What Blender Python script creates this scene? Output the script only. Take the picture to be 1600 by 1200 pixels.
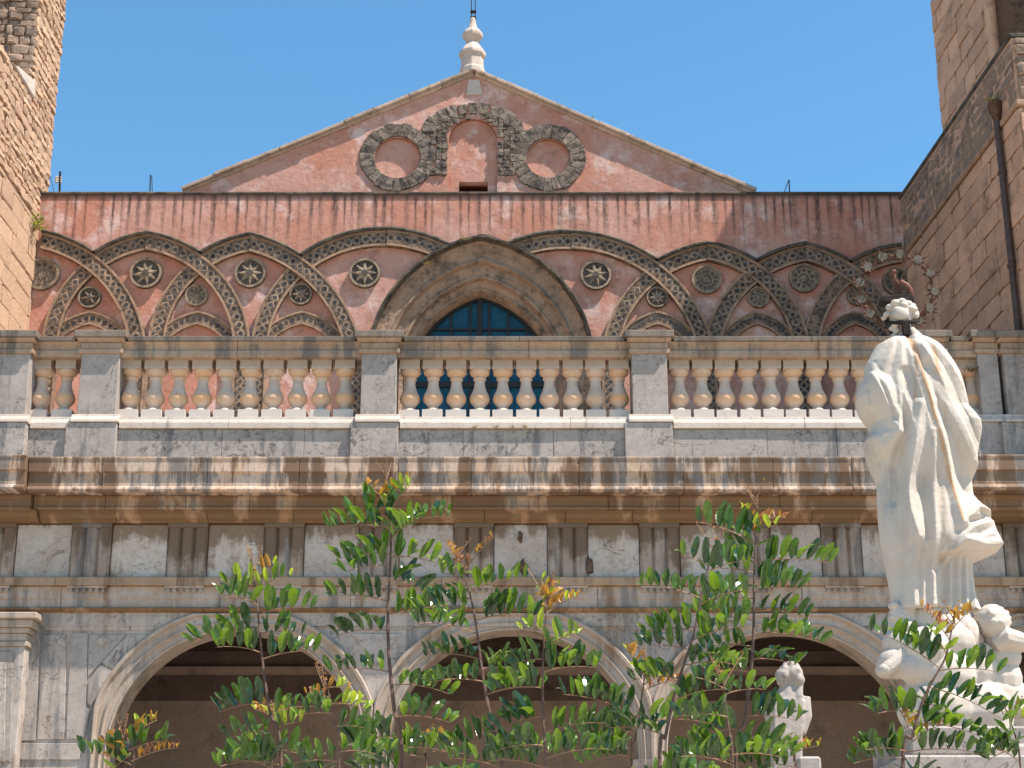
import bpy, bmesh, math, random
import numpy as np
from mathutils import Vector, Matrix
for o in list(bpy.data.objects): bpy.data.objects.remove(o)
R = random.Random(7)
scene = bpy.context.scene
COL = scene.collection
# ------------------------------------------------------------------ camera
CAM_D, CAM_H, PITCH, FPX = 24.0, 1.6, math.radians(18.5), 2600.0
cd = bpy.data.cameras.new('camera'); cam = bpy.data.objects.new('camera', cd); COL.objects.link(cam)
cam.location = (0, -CAM_D, CAM_H); cam.rotation_euler = (math.pi/2+PITCH, 0, 0)
cd.sensor_width = 36; cd.lens = FPX/1600*36; cd.clip_start = .1; cd.clip_end = 3000
scene.camera = cam
# ------------------------------------------------------------------ sky and sun
SUN = Vector((.51, -.24, 1)).normalized()
w = bpy.data.worlds.new('World'); scene.world = w; w.use_nodes = True
wn = w.node_tree.nodes; sky = wn.new('ShaderNodeTexSky'); sky.sky_type = 'NISHITA'; sky.sun_disc = False
sky.sun_elevation = math.asin(SUN.z); sky.sun_rotation = math.atan2(SUN.x, SUN.y)
sky.altitude = 300; sky.air_density = 1.5; sky.dust_density = 0; sky.ozone_density = 5
bg = wn['Background']; bg.inputs['Strength'].default_value = .095
tint = wn.new('ShaderNodeMix'); tint.data_type = 'RGBA'; tint.blend_type = 'MULTIPLY'; tint.inputs[0].default_value = 1
tint.inputs[7].default_value = (.66, .98, 1.06, 1)          # clear southern sky, deeper blue than the model's
w.node_tree.links.new(sky.outputs[0], tint.inputs[6]); w.node_tree.links.new(tint.outputs[2], bg.inputs[0])
sl = bpy.data.lights.new('sun', 'SUN'); so = bpy.data.objects.new('sun', sl); COL.objects.link(so)
sl.energy = 5.0; sl.angle = math.radians(.5); sl.color = (1, .915, .82)
so.rotation_euler = SUN.to_track_quat('Z', 'Y').to_euler(); so.location = (20, -20, 40)
vs = scene.view_settings; vs.view_transform = 'Standard'; vs.look = 'None'; vs.gamma = 1; vs.exposure = .9
vs.use_curve_mapping = False
# ------------------------------------------------------------------ survey helper: where a sight line meets the upright plane y = Y
CP, SP = math.cos(PITCH), math.sin(PITCH)
def P(px, py, Y):
    u = (px-800)/FPX; v = (600-py)/FPX
    dy = CP - v*SP; dz = SP + v*CP; t = (Y+CAM_D)/dy
    return (u*t, CAM_H+dz*t)
def V3(px, py, Y):
    a = P(px, py, Y); return Vector((a[0], Y, a[1]))
def Z(py, Y): return P(800, py, Y)[1]
def X(px, py, Y): return P(px, py, Y)[0]
# ------------------------------------------------------------------ material helpers
class N:
    def __init__(s, name):
        s.m = bpy.data.materials.new(name); s.m.use_nodes = True
        s.t = s.m.node_tree; s.n = s.t.nodes; s.b = s.n['Principled BSDF']
        s.pos = s.n.new('ShaderNodeNewGeometry').outputs['Position']
        s.rnd = s.n.new('ShaderNodeObjectInfo').outputs['Random']
    def ln(s, a, b): s.t.links.new(a, b)
    def put(s, sock, val):
        if isinstance(val, bpy.types.NodeSocket): s.ln(val, sock)
        else: sock.default_value = val
    def noise(s, scale=1, vec=(1,1,1), detail=5, rough=.6, off=(0,0,0), dist=0):
        mp = s.n.new('ShaderNodeMapping'); s.ln(s.pos, mp.inputs[0])
        mp.inputs['Scale'].default_value = vec; mp.inputs['Location'].default_value = off
        t = s.n.new('ShaderNodeTexNoise'); s.ln(mp.outputs[0], t.inputs['Vector'])
        t.inputs['Scale'].default_value = scale; t.inputs['Detail'].default_value = detail
        t.inputs['Roughness'].default_value = rough; t.inputs['Distortion'].default_value = dist
        return t.outputs['Fac']
    def voro(s, scale=1, vec=(1,1,1), feat='F1'):
        mp = s.n.new('ShaderNodeMapping'); s.ln(s.pos, mp.inputs[0]); mp.inputs['Scale'].default_value = vec
        t = s.n.new('ShaderNodeTexVoronoi'); t.feature = feat; s.ln(mp.outputs[0], t.inputs['Vector'])
        t.inputs['Scale'].default_value = scale; return t.outputs['Distance']
    def math(s, op, a, b=0.0, c=0.0, clamp=False):
        m = s.n.new('ShaderNodeMath'); m.operation = op; m.use_clamp = clamp
        s.put(m.inputs[0], a); s.put(m.inputs[1], b); s.put(m.inputs[2], c); return m.outputs[0]
    def step(s, a, lo, hi, t0=0.0, t1=1.0):
        m = s.n.new('ShaderNodeMapRange'); m.interpolation_type = 'SMOOTHSTEP'
        s.put(m.inputs[0], a); s.put(m.inputs[1], lo); s.put(m.inputs[2], hi); s.put(m.inputs[3], t0); s.put(m.inputs[4], t1)
        return m.outputs[0]
    def mix(s, f, a, b, mode='MIX'):
        m = s.n.new('ShaderNodeMix'); m.data_type = 'RGBA'; m.blend_type = mode
        s.put(m.inputs[0], f)
        for i, q in ((6, a), (7, b)):
            s.put(m.inputs[i], q if isinstance(q, bpy.types.NodeSocket) else (q[0], q[1], q[2], 1))
        return m.outputs[2]
    def xyz(s):
        q = s.n.new('ShaderNodeSeparateXYZ'); s.ln(s.pos, q.inputs[0]); return q.outputs
    def bump(s, h, strength=.4, dist=.02, prev=None):
        b = s.n.new('ShaderNodeBump'); b.inputs['Strength'].default_value = strength; b.inputs['Distance'].default_value = dist
        s.ln(h, b.inputs['Height'])
        if prev is not None: s.ln(prev, b.inputs['Normal'])
        s.ln(b.outputs[0], s.b.inputs['Normal']); return b.outputs[0]
    def done(s, col, rough=.85, spec=.25):
        s.put(s.b.inputs['Base Color'], col if isinstance(col, bpy.types.NodeSocket) else (*col, 1))
        s.put(s.b.inputs['Roughness'], rough); s.b.inputs['Specular IOR Level'].default_value = spec
        return s.m
M = {}
def dim(c, f): return tuple(v*f for v in c)
def stone(name, a, b, dark, dscale=3, dark_amt=(.52,.7), var=.35, bump=.5, bscale=30, bdist=.02, rough=.9):
    k = N(name); a, b, dark = dim(a, .88), dim(b, .88), dim(dark, .88)
    c = k.mix(k.step(k.noise(2.3, detail=6), .35, .65), a, b)
    c = k.mix(k.step(k.noise(dscale, detail=8, rough=.72, off=(3,1,7)), *dark_amt), c, dark)
    c = k.mix(k.step(k.noise(22, detail=6, rough=.75), .45, .75, 0, .45), c, dark)
    f = k.math('MULTIPLY_ADD', k.rnd, var, 1-var/2)
    hs = k.n.new('ShaderNodeHueSaturation'); k.ln(c, hs.inputs['Color']); k.ln(f, hs.inputs['Value'])
    c = hs.outputs[0]
    n1 = k.bump(k.noise(bscale, detail=8, rough=.7), bump, bdist)
    M[name] = k.done(c, rough); return M[name]
stone('ashlar', (.70,.415,.27), (.60,.355,.235), (.22,.145,.11), 2.2, (.5,.75), .3, .7, 18, .03)
stone('ashlar_light', (.58,.37,.24), (.52,.34,.22), (.30,.22,.15), 2.5, (.55,.8), .22, .7, 14, .03)
stone('rubble', (.45,.30,.21), (.38,.27,.20), (.15,.12,.10), 4, (.45,.72), .5, 1, 16, .05)
stone('mortar', (.36,.23,.16), (.40,.26,.18), (.14,.10,.08), 4, (.5,.7), .0, 1, 20, .05)
stone('lava', (.23,.18,.145), (.33,.25,.19), (.075,.062,.055), 7, (.42,.62), .6, 1, 26, .04)
stone('tan_band', (.37,.25,.17), (.285,.19,.13), (.11,.08,.062), 6, (.40,.64), .1, .9, 28, .03)
stone('rib', (.44,.285,.19), (.36,.23,.15), (.14,.10,.08), 5, (.48,.7), .2, .8, 28, .02)
stone('pale_inlay', (.46,.33,.235), (.36,.255,.175), (.13,.10,.08), 9, (.42,.66), .5, .5, 40, .01)
stone('dark_inlay', (.045,.042,.045), (.075,.065,.06), (.16,.12,.09), 9, (.6,.8), .8, .4, 40, .01)
stone('rosette_dark', (.11,.092,.078), (.15,.12,.095), (.06,.05,.045), 8, (.45,.65), .2, .8, 30, .02)
stone('rosette_pale', (.37,.275,.19), (.30,.225,.155), (.14,.11,.085), 9, (.42,.66), .2, .8, 30, .02)
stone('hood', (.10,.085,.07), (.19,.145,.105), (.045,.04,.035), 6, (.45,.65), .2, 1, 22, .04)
stone('archivolt', (.45,.305,.215), (.36,.24,.17), (.11,.08,.06), 3.5, (.44,.7), .1, .9, 20, .035)
stone('coping', (.56,.42,.32), (.47,.34,.26), (.15,.12,.10), 4, (.5,.72), .25, .6, 25, .02)
stone('pale_stone', (.62,.51,.43), (.55,.45,.38), (.30,.25,.22), 3, (.55,.8), .1, .4, 20, .02)
stone('inner_wall', (.42,.305,.25), (.385,.28,.23), (.12,.09,.075), 1.4, (.5,.8), .05, .3, 20, .01)
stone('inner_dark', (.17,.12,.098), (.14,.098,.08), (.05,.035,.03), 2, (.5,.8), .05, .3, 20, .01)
stone('paving', (.52,.44,.35), (.46,.39,.31), (.3,.25,.2), .8, (.5,.8), .1, .4, 20, .01)
stone('soil', (.12,.08,.05), (.16,.11,.07), (.06,.04,.03), 3, (.5,.7), .1, 1, 10, .05)
def plaster(name, streaks=None):
    k = N(name)
    x, y, z = k.xyz()
    c = k.mix(k.step(k.noise(.8, detail=8, rough=.7), .40, .60), (.48,.215,.15), (.52,.285,.22))
    c = k.mix(k.step(k.noise(1.5, detail=8, rough=.72, off=(5,2,1)), .50, .66), c, (.63,.45,.40))
    c = k.mix(k.step(k.noise(1.3, detail=6, rough=.7, off=(9,4,2)), .58, .72, 0, .5), c, (.40,.13,.08))
    c = k.mix(k.step(k.noise(5, detail=8, rough=.8, off=(1,8,2)), .50, .70, 0, .75), c, (.19,.105,.085))
    c = k.mix(k.step(k.noise(17, detail=8, rough=.8, off=(2,4,6)), .52, .72, 0, .55), c, (.24,.14,.11))
    if streaks is not None:                       # rain runs below the coping
        zt = streaks
        jit = k.math('MULTIPLY', k.noise(1.6, vec=(1,0,0), detail=2), 3.2)
        fr = k.math('FRACT', k.math('ADD', k.math('DIVIDE', x, .205), jit))
        tri = k.math('ABSOLUTE', k.math('SUBTRACT', fr, .5))
        wid = k.math('MULTIPLY_ADD', k.noise(9, vec=(1,0,.25), detail=3, off=(4,0,0)), .62, -.02)
        run = k.math('MULTIPLY', k.step(tri, k.math('MULTIPLY', wid, .2), wid, 1, 0), k.step(k.noise(5, vec=(1,0,0), detail=2, off=(8,0,0)), .32, .6, .35, 1))
        ln_ = k.math('MULTIPLY_ADD', k.noise(3.5, vec=(1,0,0), detail=4, rough=.8, off=(2,0,0)), 3.4, -.45)
        dep = k.math('SUBTRACT', zt, z)
        fade = k.step(dep, k.math('MULTIPLY', ln_, .15), ln_, 1, 0)
        brk = k.step(k.noise(14, vec=(1,1,.35), detail=5, rough=.8), .33, .58, .25, 1)
        s1 = k.math('MULTIPLY', k.math('MULTIPLY', run, fade), brk)
        c = k.mix(k.math('MULTIPLY', s1, .95), c, (.05,.037,.033))
        c = k.mix(k.math('MULTIPLY', k.step(dep, .0, .14, 1, 0), .8), c, (.075,.055,.05))
        br = k.math('MULTIPLY', k.step(k.noise(2, vec=(4,1,.6), detail=6, rough=.75, off=(7,0,0)), .5, .68, 0, .55), k.step(dep, .2, 1.3, 1, 0))
        c = k.mix(br, c, (.25,.12,.08))
    nb = k.bump(k.noise(6, detail=9, rough=.7), .5, .04)
    M[name] = k.done(c, .92, .15)
plaster('plaster')
def marble(name, white, tan, brown, grey, amt=(.5,.6), gamt=(.52,.62), ztop=None, drip=.5, var=.12, bump=.25, lichen=0):
    """white marble with vertical rust and soot runs; with ztop the runs hang from that height"""
    k = N(name); x, y, z = k.xyz(); white, tan = [(c_[0]*.81, c_[1]*.715, c_[2]*.65) for c_ in (white, tan)]; brown, grey = dim(brown, .85), dim(grey, .8)
    c = k.mix(k.step(k.noise(3, detail=7, rough=.65), .35, .68), white, tan)
    vein = k.step(k.math('ABSOLUTE', k.math('SUBTRACT', k.noise(2.2, detail=8, rough=.7, dist=1.2, off=(3,3,0)), .5)), 0, .02, .22, 0)
    c = k.mix(vein, c, grey)
    gs = k.noise(1, vec=(3.4,1.5,.45), detail=8, rough=.66, off=(11,0,4))
    c = k.mix(k.step(gs, gamt[0], gamt[1], 0, .8), c, grey)
    bs = k.noise(1, vec=(2.6,1.5,.42), detail=8, rough=.64, off=(2,0,9))
    if ztop is not None:
        d = k.math('SUBTRACT', ztop, z)
        bs = k.math('ADD', k.math('ADD', bs, k.step(d, 0, drip, .17, -.12)), k.math('MULTIPLY_ADD', k.rnd, .2, -.1))
        bs = k.math('ADD', bs, k.math('MULTIPLY_ADD', k.noise(3.2, detail=6, rough=.7, off=(6,6,1)), .5, -.25))
    c = k.mix(k.step(bs, amt[0], amt[1], 0, .93), c, brown)
    c = k.mix(k.step(k.noise(13, detail=9, rough=.8), .50, .72, 0, .65), c, grey)
    c = k.mix(k.step(k.noise(7, detail=8, rough=.8, off=(1,5,5)), .58, .72, 0, .6), c, brown)
    if lichen:
        lf = k.math('MULTIPLY', k.step(k.noise(1.1, detail=4, off=(8,3,3)), .46, .62), k.step(k.noise(11, detail=9, rough=.8, dist=.6, off=(0,2,5)), .47, .62))
        c = k.mix(k.math('MULTIPLY', lf, lichen), c, (.055,.052,.05))
        cr = k.step(k.math('ABSOLUTE', k.math('SUBTRACT', k.noise(1.3, detail=5, rough=.6, dist=.8, off=(5,5,5)), .5)), 0, .006, .7, 0)
        c = k.mix(cr, c, (.07,.06,.055))
    hs = k.n.new('ShaderNodeHueSaturation'); k.ln(c, hs.inputs['Color'])
    k.ln(k.math('MULTIPLY_ADD', k.rnd, var, 1-var/2), hs.inputs['Value'])
    k.bump(k.noise(24, detail=7, rough=.7), bump, .015)
    M[name] = k.done(hs.outputs[0], .7, .3)
WH, TN, BR, GR = (.56,.53,.50), (.46,.38,.30), (.17,.095,.05), (.20,.185,.175)
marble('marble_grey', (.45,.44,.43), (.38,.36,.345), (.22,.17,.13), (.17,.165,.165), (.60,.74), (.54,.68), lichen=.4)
marble('marble_dado', (.47,.46,.45), (.41,.40,.385), (.24,.20,.17), (.15,.148,.15), (.62,.76), (.54,.64), bump=.3, lichen=.85)
marble('marble_rail', (.48,.39,.31), (.43,.32,.235), (.22,.14,.085), (.16,.14,.12), (.55,.66), (.5,.62))
marble('rail_top', (.26,.23,.20), (.22,.19,.16), (.14,.11,.08), (.09,.085,.08), (.5,.66), (.5,.62), bump=.5)
marble('white_sill', (.66,.63,.60), (.60,.55,.50), (.34,.27,.2), (.25,.235,.22), (.63,.75), (.58,.68))
marble('corona', (.64,.55,.48), (.57,.42,.30), BR, (.13,.12,.115), (.475,.56), (.465,.56), var=.2)
marble('bed', (.50,.40,.31), (.42,.28,.17), (.19,.105,.05), (.22,.19,.16), (.40,.5), (.58,.64), var=.2)
marble('cyma', (.42,.30,.20), (.36,.22,.12), (.175,.095,.045), (.2,.17,.14), (.36,.48), (.62,.7), var=.2)
marble('architrave', (.52,.48,.45), (.46,.38,.31), (.24,.15,.09), GR, (.50,.64), (.48,.62))
marble('taenia', (.46,.36,.27), (.42,.29,.19), (.22,.135,.075), GR, (.48,.6), (.55,.66))
marble('spandrel', (.55,.535,.52), (.47,.43,.40), (.25,.17,.115), (.20,.185,.175), (.52,.68), (.48,.64), lichen=.45)
marble('archi', (.50,.46,.42), (.44,.37,.30), (.25,.16,.10), (.22,.205,.19), (.52,.66), (.52,.66))
def zt(py, Y): return Z(py, Y)
marble('metope',  (.62,.60,.58), (.55,.49,.44), (.22,.14,.085), (.30,.27,.25), (.46,.62), (.6,.7), ztop=zt(812,.1), drip=.5, var=.2, lichen=.3)
marble('triglyph', (.44,.40,.36), (.38,.31,.25), (.16,.098,.06), (.17,.155,.145), (.46,.6), (.5,.62), ztop=zt(812,.05), drip=.9, var=.2)
def k_baluster():
    k = N('baluster'); x, y, z = k.xyz()
    c = k.mix(k.step(k.noise(5, detail=6), .35, .65), (.56,.45,.37), (.48,.375,.305))
    zb = Z(617, -.02); zc = Z(580, -.02)
    j = k.math('MULTIPLY_ADD', k.noise(9, detail=4), .10, -.05)
    o1 = k.step(k.math('ABSOLUTE', k.math('ADD', k.math('SUBTRACT', z, zb), j)), .03, .10, 1, 0)
    o2 = k.step(k.math('ABSOLUTE', k.math('ADD', k.math('SUBTRACT', z, zc), j)), .03, .10, .8, 0)
    o = k.math('MULTIPLY', k.math('MAXIMUM', o1, o2), k.math('MULTIPLY_ADD', k.rnd, .5, .4))
    c = k.mix(o, c, (.62,.35,.17))
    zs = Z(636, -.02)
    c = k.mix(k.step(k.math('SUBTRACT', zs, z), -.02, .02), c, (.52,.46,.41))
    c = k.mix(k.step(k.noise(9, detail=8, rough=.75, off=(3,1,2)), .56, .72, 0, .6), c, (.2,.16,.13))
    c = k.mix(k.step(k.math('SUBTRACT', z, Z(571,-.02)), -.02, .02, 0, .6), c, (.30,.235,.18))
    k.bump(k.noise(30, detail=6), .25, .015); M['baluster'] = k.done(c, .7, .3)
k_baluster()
def k_statue():
    k = N('statue_marble'); x, y, z = k.xyz(); Ys = -12.0
    c = k.mix(k.step(k.noise(2.2, detail=6), .35, .7), (.55,.485,.42), (.49,.415,.345))
    for (x0, y0), (x1, y1), wd in (((1412,535),(1424,590),.022),((1424,590),(1440,650),.016),((1440,650),(1488,828),.014),((1446,560),(1452,600),.02),((1420,565),(1416,640),.014)):
        A, B = P(x0, y0, Ys), P(x1, y1, Ys); kk = (B[0]-A[0])/(B[1]-A[1])
        dx = k.math('ABSOLUTE', k.math('SUBTRACT', k.math('SUBTRACT', x, A[0]), k.math('MULTIPLY', k.math('SUBTRACT', z, A[1]), kk)))
        dx = k.math('ADD', dx, k.math('MULTIPLY_ADD', k.noise(12, detail=4), .04, -.02))
        mk = k.math('MULTIPLY', k.step(dx, .2*wd, 1.6*wd, .75, 0), k.math('MULTIPLY', k.step(z, B[1]-.04, B[1]+.02), k.step(z, A[1]-.02, A[1]+.04, 1, 0)))
        c = k.mix(mk, c, (.50,.26,.12))
    c = k.mix(k.step(k.noise(1, vec=(9,4,1.0), detail=7, rough=.7), .56, .70, 0, .5), c, (.40,.28,.18))
    c = k.mix(k.step(k.noise(1, vec=(6,4,.8), detail=7, rough=.7, off=(4,4,1)), .55, .68, 0, .55), c, (.34,.325,.30))
    c = k.mix(k.step(k.noise(16, detail=8, rough=.78), .57, .74, 0, .55), c, (.22,.20,.175))
    k.bump(k.noise(34, detail=9, rough=.72), .45, .012); M['statue_marble'] = k.done(c, .75, .25)
k_statue()
def simple(name, a, b, scale=12, rough=.6, metal=0, bump=.3, bd=.01, spec=.4):
    k = N(name); c = k.mix(k.step(k.noise(scale, detail=7, rough=.7), .38, .64), a, b)
    k.bump(k.noise(scale*4, detail=6), bump, bd); k.b.inputs['Metallic'].default_value = metal
    M[name] = k.done(c, rough, spec)
simple('rust', (.07,.033,.022), (.15,.07,.042), 30, .75, spec=.2)
simple('iron_dark', (.014,.011,.010), (.03,.02,.017), 20, .7, spec=.15)
simple('star_disc', (.15,.13,.105), (.09,.075,.06), 40, .8, spec=.1)
simple('red_metal', (.20,.085,.06), (.11,.045,.032), 30, .6, spec=.2)
simple('wood_dark', (.045,.028,.02), (.07,.042,.03), 8, .8)
simple('pipe', (.055,.035,.03), (.09,.055,.045), 9, .6)
simple('hole_dark', (.10,.035,.022), (.07,.025,.018), 9, .9)
simple('roof_tile', (.33,.20,.13), (.25,.15,.10), 6, .9)
simple('glass', (.008,.052,.088), (.013,.07,.115), 2.5, .12, 0, .06, .02, .22)
simple('bar', (.012,.011,.012), (.02,.017,.016), 20, .6)
simple('bark', (.10,.055,.04), (.17,.10,.075), 40, .7)
simple('rachis', (.30,.14,.09), (.24,.16,.07), 30, .5)
simple('broken_iron', (.09,.05,.035), (.15,.09,.06), 20, .9)
def leafmat(name, a, b, trans, rough=.3, spec=.5):
    k = N(name)
    c = k.mix(k.noise(25, detail=3), a, b)
    c2 = k.mix(k.rnd, c, k.mix(.5, c, b))
    k.done(c2, rough, spec)
    t = k.n.new('ShaderNodeBsdfTranslucent'); t.inputs['Color'].default_value = (*trans, 1)
    mx = k.n.new('ShaderNodeMixShader'); mx.inputs[0].default_value = .34
    k.ln(k.b.outputs[0], mx.inputs[1]); k.ln(t.outputs[0], mx.inputs[2])
    k.ln(mx.outputs[0], k.n['Material Output'].inputs['Surface']); M[name] = k.m
leafmat('leaf_green', (.026,.070,.009), (.066,.14,.015), (.20,.32,.014), .19, .75)
leafmat('leaf_dark', (.012,.036,.014), (.028,.07,.022), (.08,.16,.02), .16, .8)
leafmat('leaf_lime', (.22,.32,.03), (.30,.36,.03), (.45,.55,.04), .4)
leafmat('leaf_gold', (.42,.24,.02), (.36,.15,.03), (.60,.33,.04), .4)
leafmat('leaf_red', (.30,.10,.05), (.24,.13,.05), (.40,.16,.07), .5)
# ------------------------------------------------------------------ mesh helpers
def setp(o, label=None, cat=None, group=None, kind=None):
    for k_, v_ in (('label', label), ('category', cat), ('group', group), ('kind', kind)):
        if v_: o[k_] = v_
    return o
def thing(name, label, cat, loc=(0,0,0), group=None):
    o = bpy.data.objects.new(name, None); COL.objects.link(o); o.location = loc; o.empty_display_size = .2
    return setp(o, label, cat, group)
def link(name, me, mat=None, parent=None, smooth=False, loc=(0,0,0), rot=None, scale=None):
    if mat is not None and not me.materials:
        for m_ in (mat if isinstance(mat, (list, tuple)) else [mat]): me.materials.append(M[m_] if isinstance(m_, str) else m_)
    if smooth:
        me.polygons.foreach_set('use_smooth', [True]*len(me.polygons))
    o = bpy.data.objects.new(name, me); COL.objects.link(o)
    o.location = loc
    if rot: o.rotation_euler = rot
    if scale: o.scale = scale
    if parent is not None:
        o.parent = parent
        par = parent; off = Vector((0,0,0))
        while par is not None: off += Vector(par.location); par = par.parent
        o.location = Vector(loc) - off                       # parents are never rotated or scaled
    return o
class MB:
    def __init__(s): s.v = []; s.f = []; s.mi = []; s.cur = 0
    def add(s, vs_, fs_):
        b = len(s.v); s.v += [tuple(q) for q in vs_]
        for f in fs_: s.f.append(tuple(i+b for i in f)); s.mi.append(s.cur)
    def box(s, x0, x1, y0, y1, z0, z1):
        s.add([(x0,y0,z0),(x1,y0,z0),(x1,y1,z0),(x0,y1,z0),(x0,y0,z1),(x1,y0,z1),(x1,y1,z1),(x0,y1,z1)],
              [(0,3,2,1),(4,5,6,7),(0,1,5,4),(1,2,6,5),(2,3,7,6),(3,0,4,7)])
    def prof(s, pts, x0, x1, xf=None):
        """closed (y,z) profile run along x"""
        n = len(pts); vs_ = [(x0, p[0], p[1]) for p in pts]+[(x1, p[0], p[1]) for p in pts]
        s.add(vs_, [(i, (i+1) % n, n+(i+1) % n, n+i) for i in range(n)]+[tuple(range(n))[::-1], tuple(range(n, 2*n))])
    def tube(s, pts, rad, n=8, cap=True):
        pts = [Vector(p) for p in pts]; m = len(pts); rad = rad if isinstance(rad, (list, tuple)) else [rad]*m
        vs_ = []
        for i, p in enumerate(pts):
            d = (pts[min(i+1, m-1)]-pts[max(i-1, 0)]).normalized()
            a = d.cross(Vector((0,1,0)) if abs(d.y) < .9 else Vector((1,0,0))).normalized(); b = d.cross(a)
            for j in range(n):
                t = 2*math.pi*j/n; vs_.append(p+(a*math.cos(t)+b*math.sin(t))*rad[i])
        fs_ = [(i*n+j, i*n+(j+1) % n, (i+1)*n+(j+1) % n, (i+1)*n+j) for i in range(m-1) for j in range(n)]
        if cap: fs_ += [tuple(range(n))[::-1], tuple(range((m-1)*n, m*n))]
        s.add(vs_, fs_)
    def lathe(s, c, prof, n=16):
        """prof: (radius, z) about the upright through c"""
        m = len(prof); vs_ = [(c[0]+r*math.cos(2*math.pi*j/n), c[1]+r*math.sin(2*math.pi*j/n), z) for r, z in prof for j in range(n)]
        s.add(vs_, [(i*n+j, i*n+(j+1) % n, (i+1)*n+(j+1) % n, (i+1)*n+j) for i in range(m-1) for j in range(n)]+[tuple(range(n))[::-1], tuple(range((m-1)*n, m*n))])
    def grid(s, rows, closed=False):
        m = len(rows); n = len(rows[0]); vs_ = [p for r in rows for p in r]
        fs_ = [(i*n+j, i*n+(j+1) % n, (i+1)*n+(j+1) % n, (i+1)*n+j) for i in range(m-1) for j in range(n if closed else n-1)]
        s.add(vs_, fs_)
    def ball(s, c, r, nu=14, nv=9, rot=None):
        r = r if isinstance(r, (tuple, list)) else (r, r, r); c = Vector(c); vs_ = []
        for i in range(nv+1):
            a = math.pi*i/nv
            for j in range(nu):
                b = 2*math.pi*j/nu; q = Vector((r[0]*math.sin(a)*math.cos(b), r[1]*math.sin(a)*math.sin(b), r[2]*math.cos(a)))
                if rot: q.rotate(rot)
                vs_.append(c+q)
        s.add(vs_, [(i*nu+j, (i+1)*nu+j, (i+1)*nu+(j+1) % nu, i*nu+(j+1) % nu) for i in range(nv) for j in range(nu)])
    def splay(s, k_): s.v = [(x+(YF-y)*k_, y, z) for x, y, z in s.v]; return s
    def mesh(s, name):
        me = bpy.data.meshes.new(name); me.from_pydata(s.v, [], s.f)
        if any(s.mi): me.polygons.foreach_set('material_index', s.mi)
        me.validate(); me.update(); return me
    def build(s, name, mat, parent=None, smooth=False, fix=True, bevel=0, **kw):
        me = s.mesh(name)
        if fix or bevel:
            bm = bmesh.new(); bm.from_mesh(me)
            bmesh.ops.remove_doubles(bm, verts=bm.verts, dist=1e-5)
            bmesh.ops.recalc_face_normals(bm, faces=bm.faces)
            if bevel:
                es = [e for e in bm.edges if len(e.link_faces) == 2 and e.calc_face_angle(0) > .5]
                bmesh.ops.bevel(bm, geom=es, offset=bevel, segments=1, affect='EDGES', clamp_overlap=True)
            bm.to_mesh(me); bm.free()
        o = link(name, me, mat, parent, smooth, **kw)
        if smooth: me.set_sharp_from_angle(angle=math.radians(40))
        return o
def plate(name, outline, holes, y0, y1, mat, parent=None):
    """upright sheet y0..y1 with holes, outlines in (x,z)"""
    cu = bpy.data.curves.new(name, 'CURVE'); cu.dimensions = '2D'; cu.fill_mode = 'BOTH'; cu.extrude = abs(y1-y0)/2
    for lp in [outline]+holes:
        sp = cu.splines.new('POLY'); sp.points.add(len(lp)-1); sp.use_cyclic_u = True
        for i, p in enumerate(lp): sp.points[i].co = (p[0], p[1], 0, 1)
    o = bpy.data.objects.new('tmp', cu); COL.objects.link(o)
    dg = bpy.context.evaluated_depsgraph_get(); me = bpy.data.meshes.new_from_object(o.evaluated_get(dg))
    bpy.data.objects.remove(o); yc = (y0+y1)/2
    for v in me.vertices: v.co = (v.co.x, yc+v.co.z, v.co.y)
    bm = bmesh.new(); bm.from_mesh(me); bmesh.ops.remove_doubles(bm, verts=bm.verts, dist=1e-5)
    bmesh.ops.recalc_face_normals(bm, faces=bm.faces); bm.to_mesh(me); bm.free(); me.name = name; me.materials.clear()
    return link(name, me, mat, parent)
def circ(c, r, n=40): return [(c[0]+r*math.cos(2*math.pi*i/n), c[1]+r*math.sin(2*math.pi*i/n)) for i in range(n)]
def circle3(a, b, c):
    ax, ay = a; bx, by = b; cx, cy = c
    d = 2*(ax*(by-cy)+bx*(cy-ay)+cx*(ay-by))
    ux = ((ax*ax+ay*ay)*(by-cy)+(bx*bx+by*by)*(cy-ay)+(cx*cx+cy*cy)*(ay-by))/d
    uy = ((ax*ax+ay*ay)*(cx-bx)+(bx*bx+by*by)*(ax-cx)+(cx*cx+cy*cy)*(bx-ax))/d
    return ux, uy, math.hypot(ax-ux, ay-uy)
def unit_block(seed, ch=.06, jit=.03):
    """a chamfered, slightly irregular unit stone (-.5..5)"""
    r = random.Random(seed); bm = bmesh.new(); bmesh.ops.create_cube(bm, size=1)
    bmesh.ops.bevel(bm, geom=list(bm.edges), offset=ch, segments=1, affect='EDGES')
    for v in bm.verts: v.co += Vector((r.uniform(-1,1), r.uniform(-1,1), r.uniform(-1,1)))*jit
    me = bpy.data.meshes.new('stone_block'); bm.to_mesh(me); bm.free(); return me
# ================================================================== ground
g = MB(); g.grid([[(-300,-300,0),(300,-300,0)],[(-300,300,0),(300,300,0)]]); setp(g.build('ground', 'paving'), kind='structure')
# ================================================================== cathedral front wall with interlaced arches
YF = 5.5
ZTOP = Z(304, YF)
plaster('plaster_runs', ZTOP)
XL, XR = X(57, 420, YF), X(1417, 420, YF)
ZB = 8.6
fac = thing('cathedral_facade', 'pink plastered church front with interlaced inlaid arches behind the balustrade', 'church facade', (0, YF, ZB))
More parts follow.
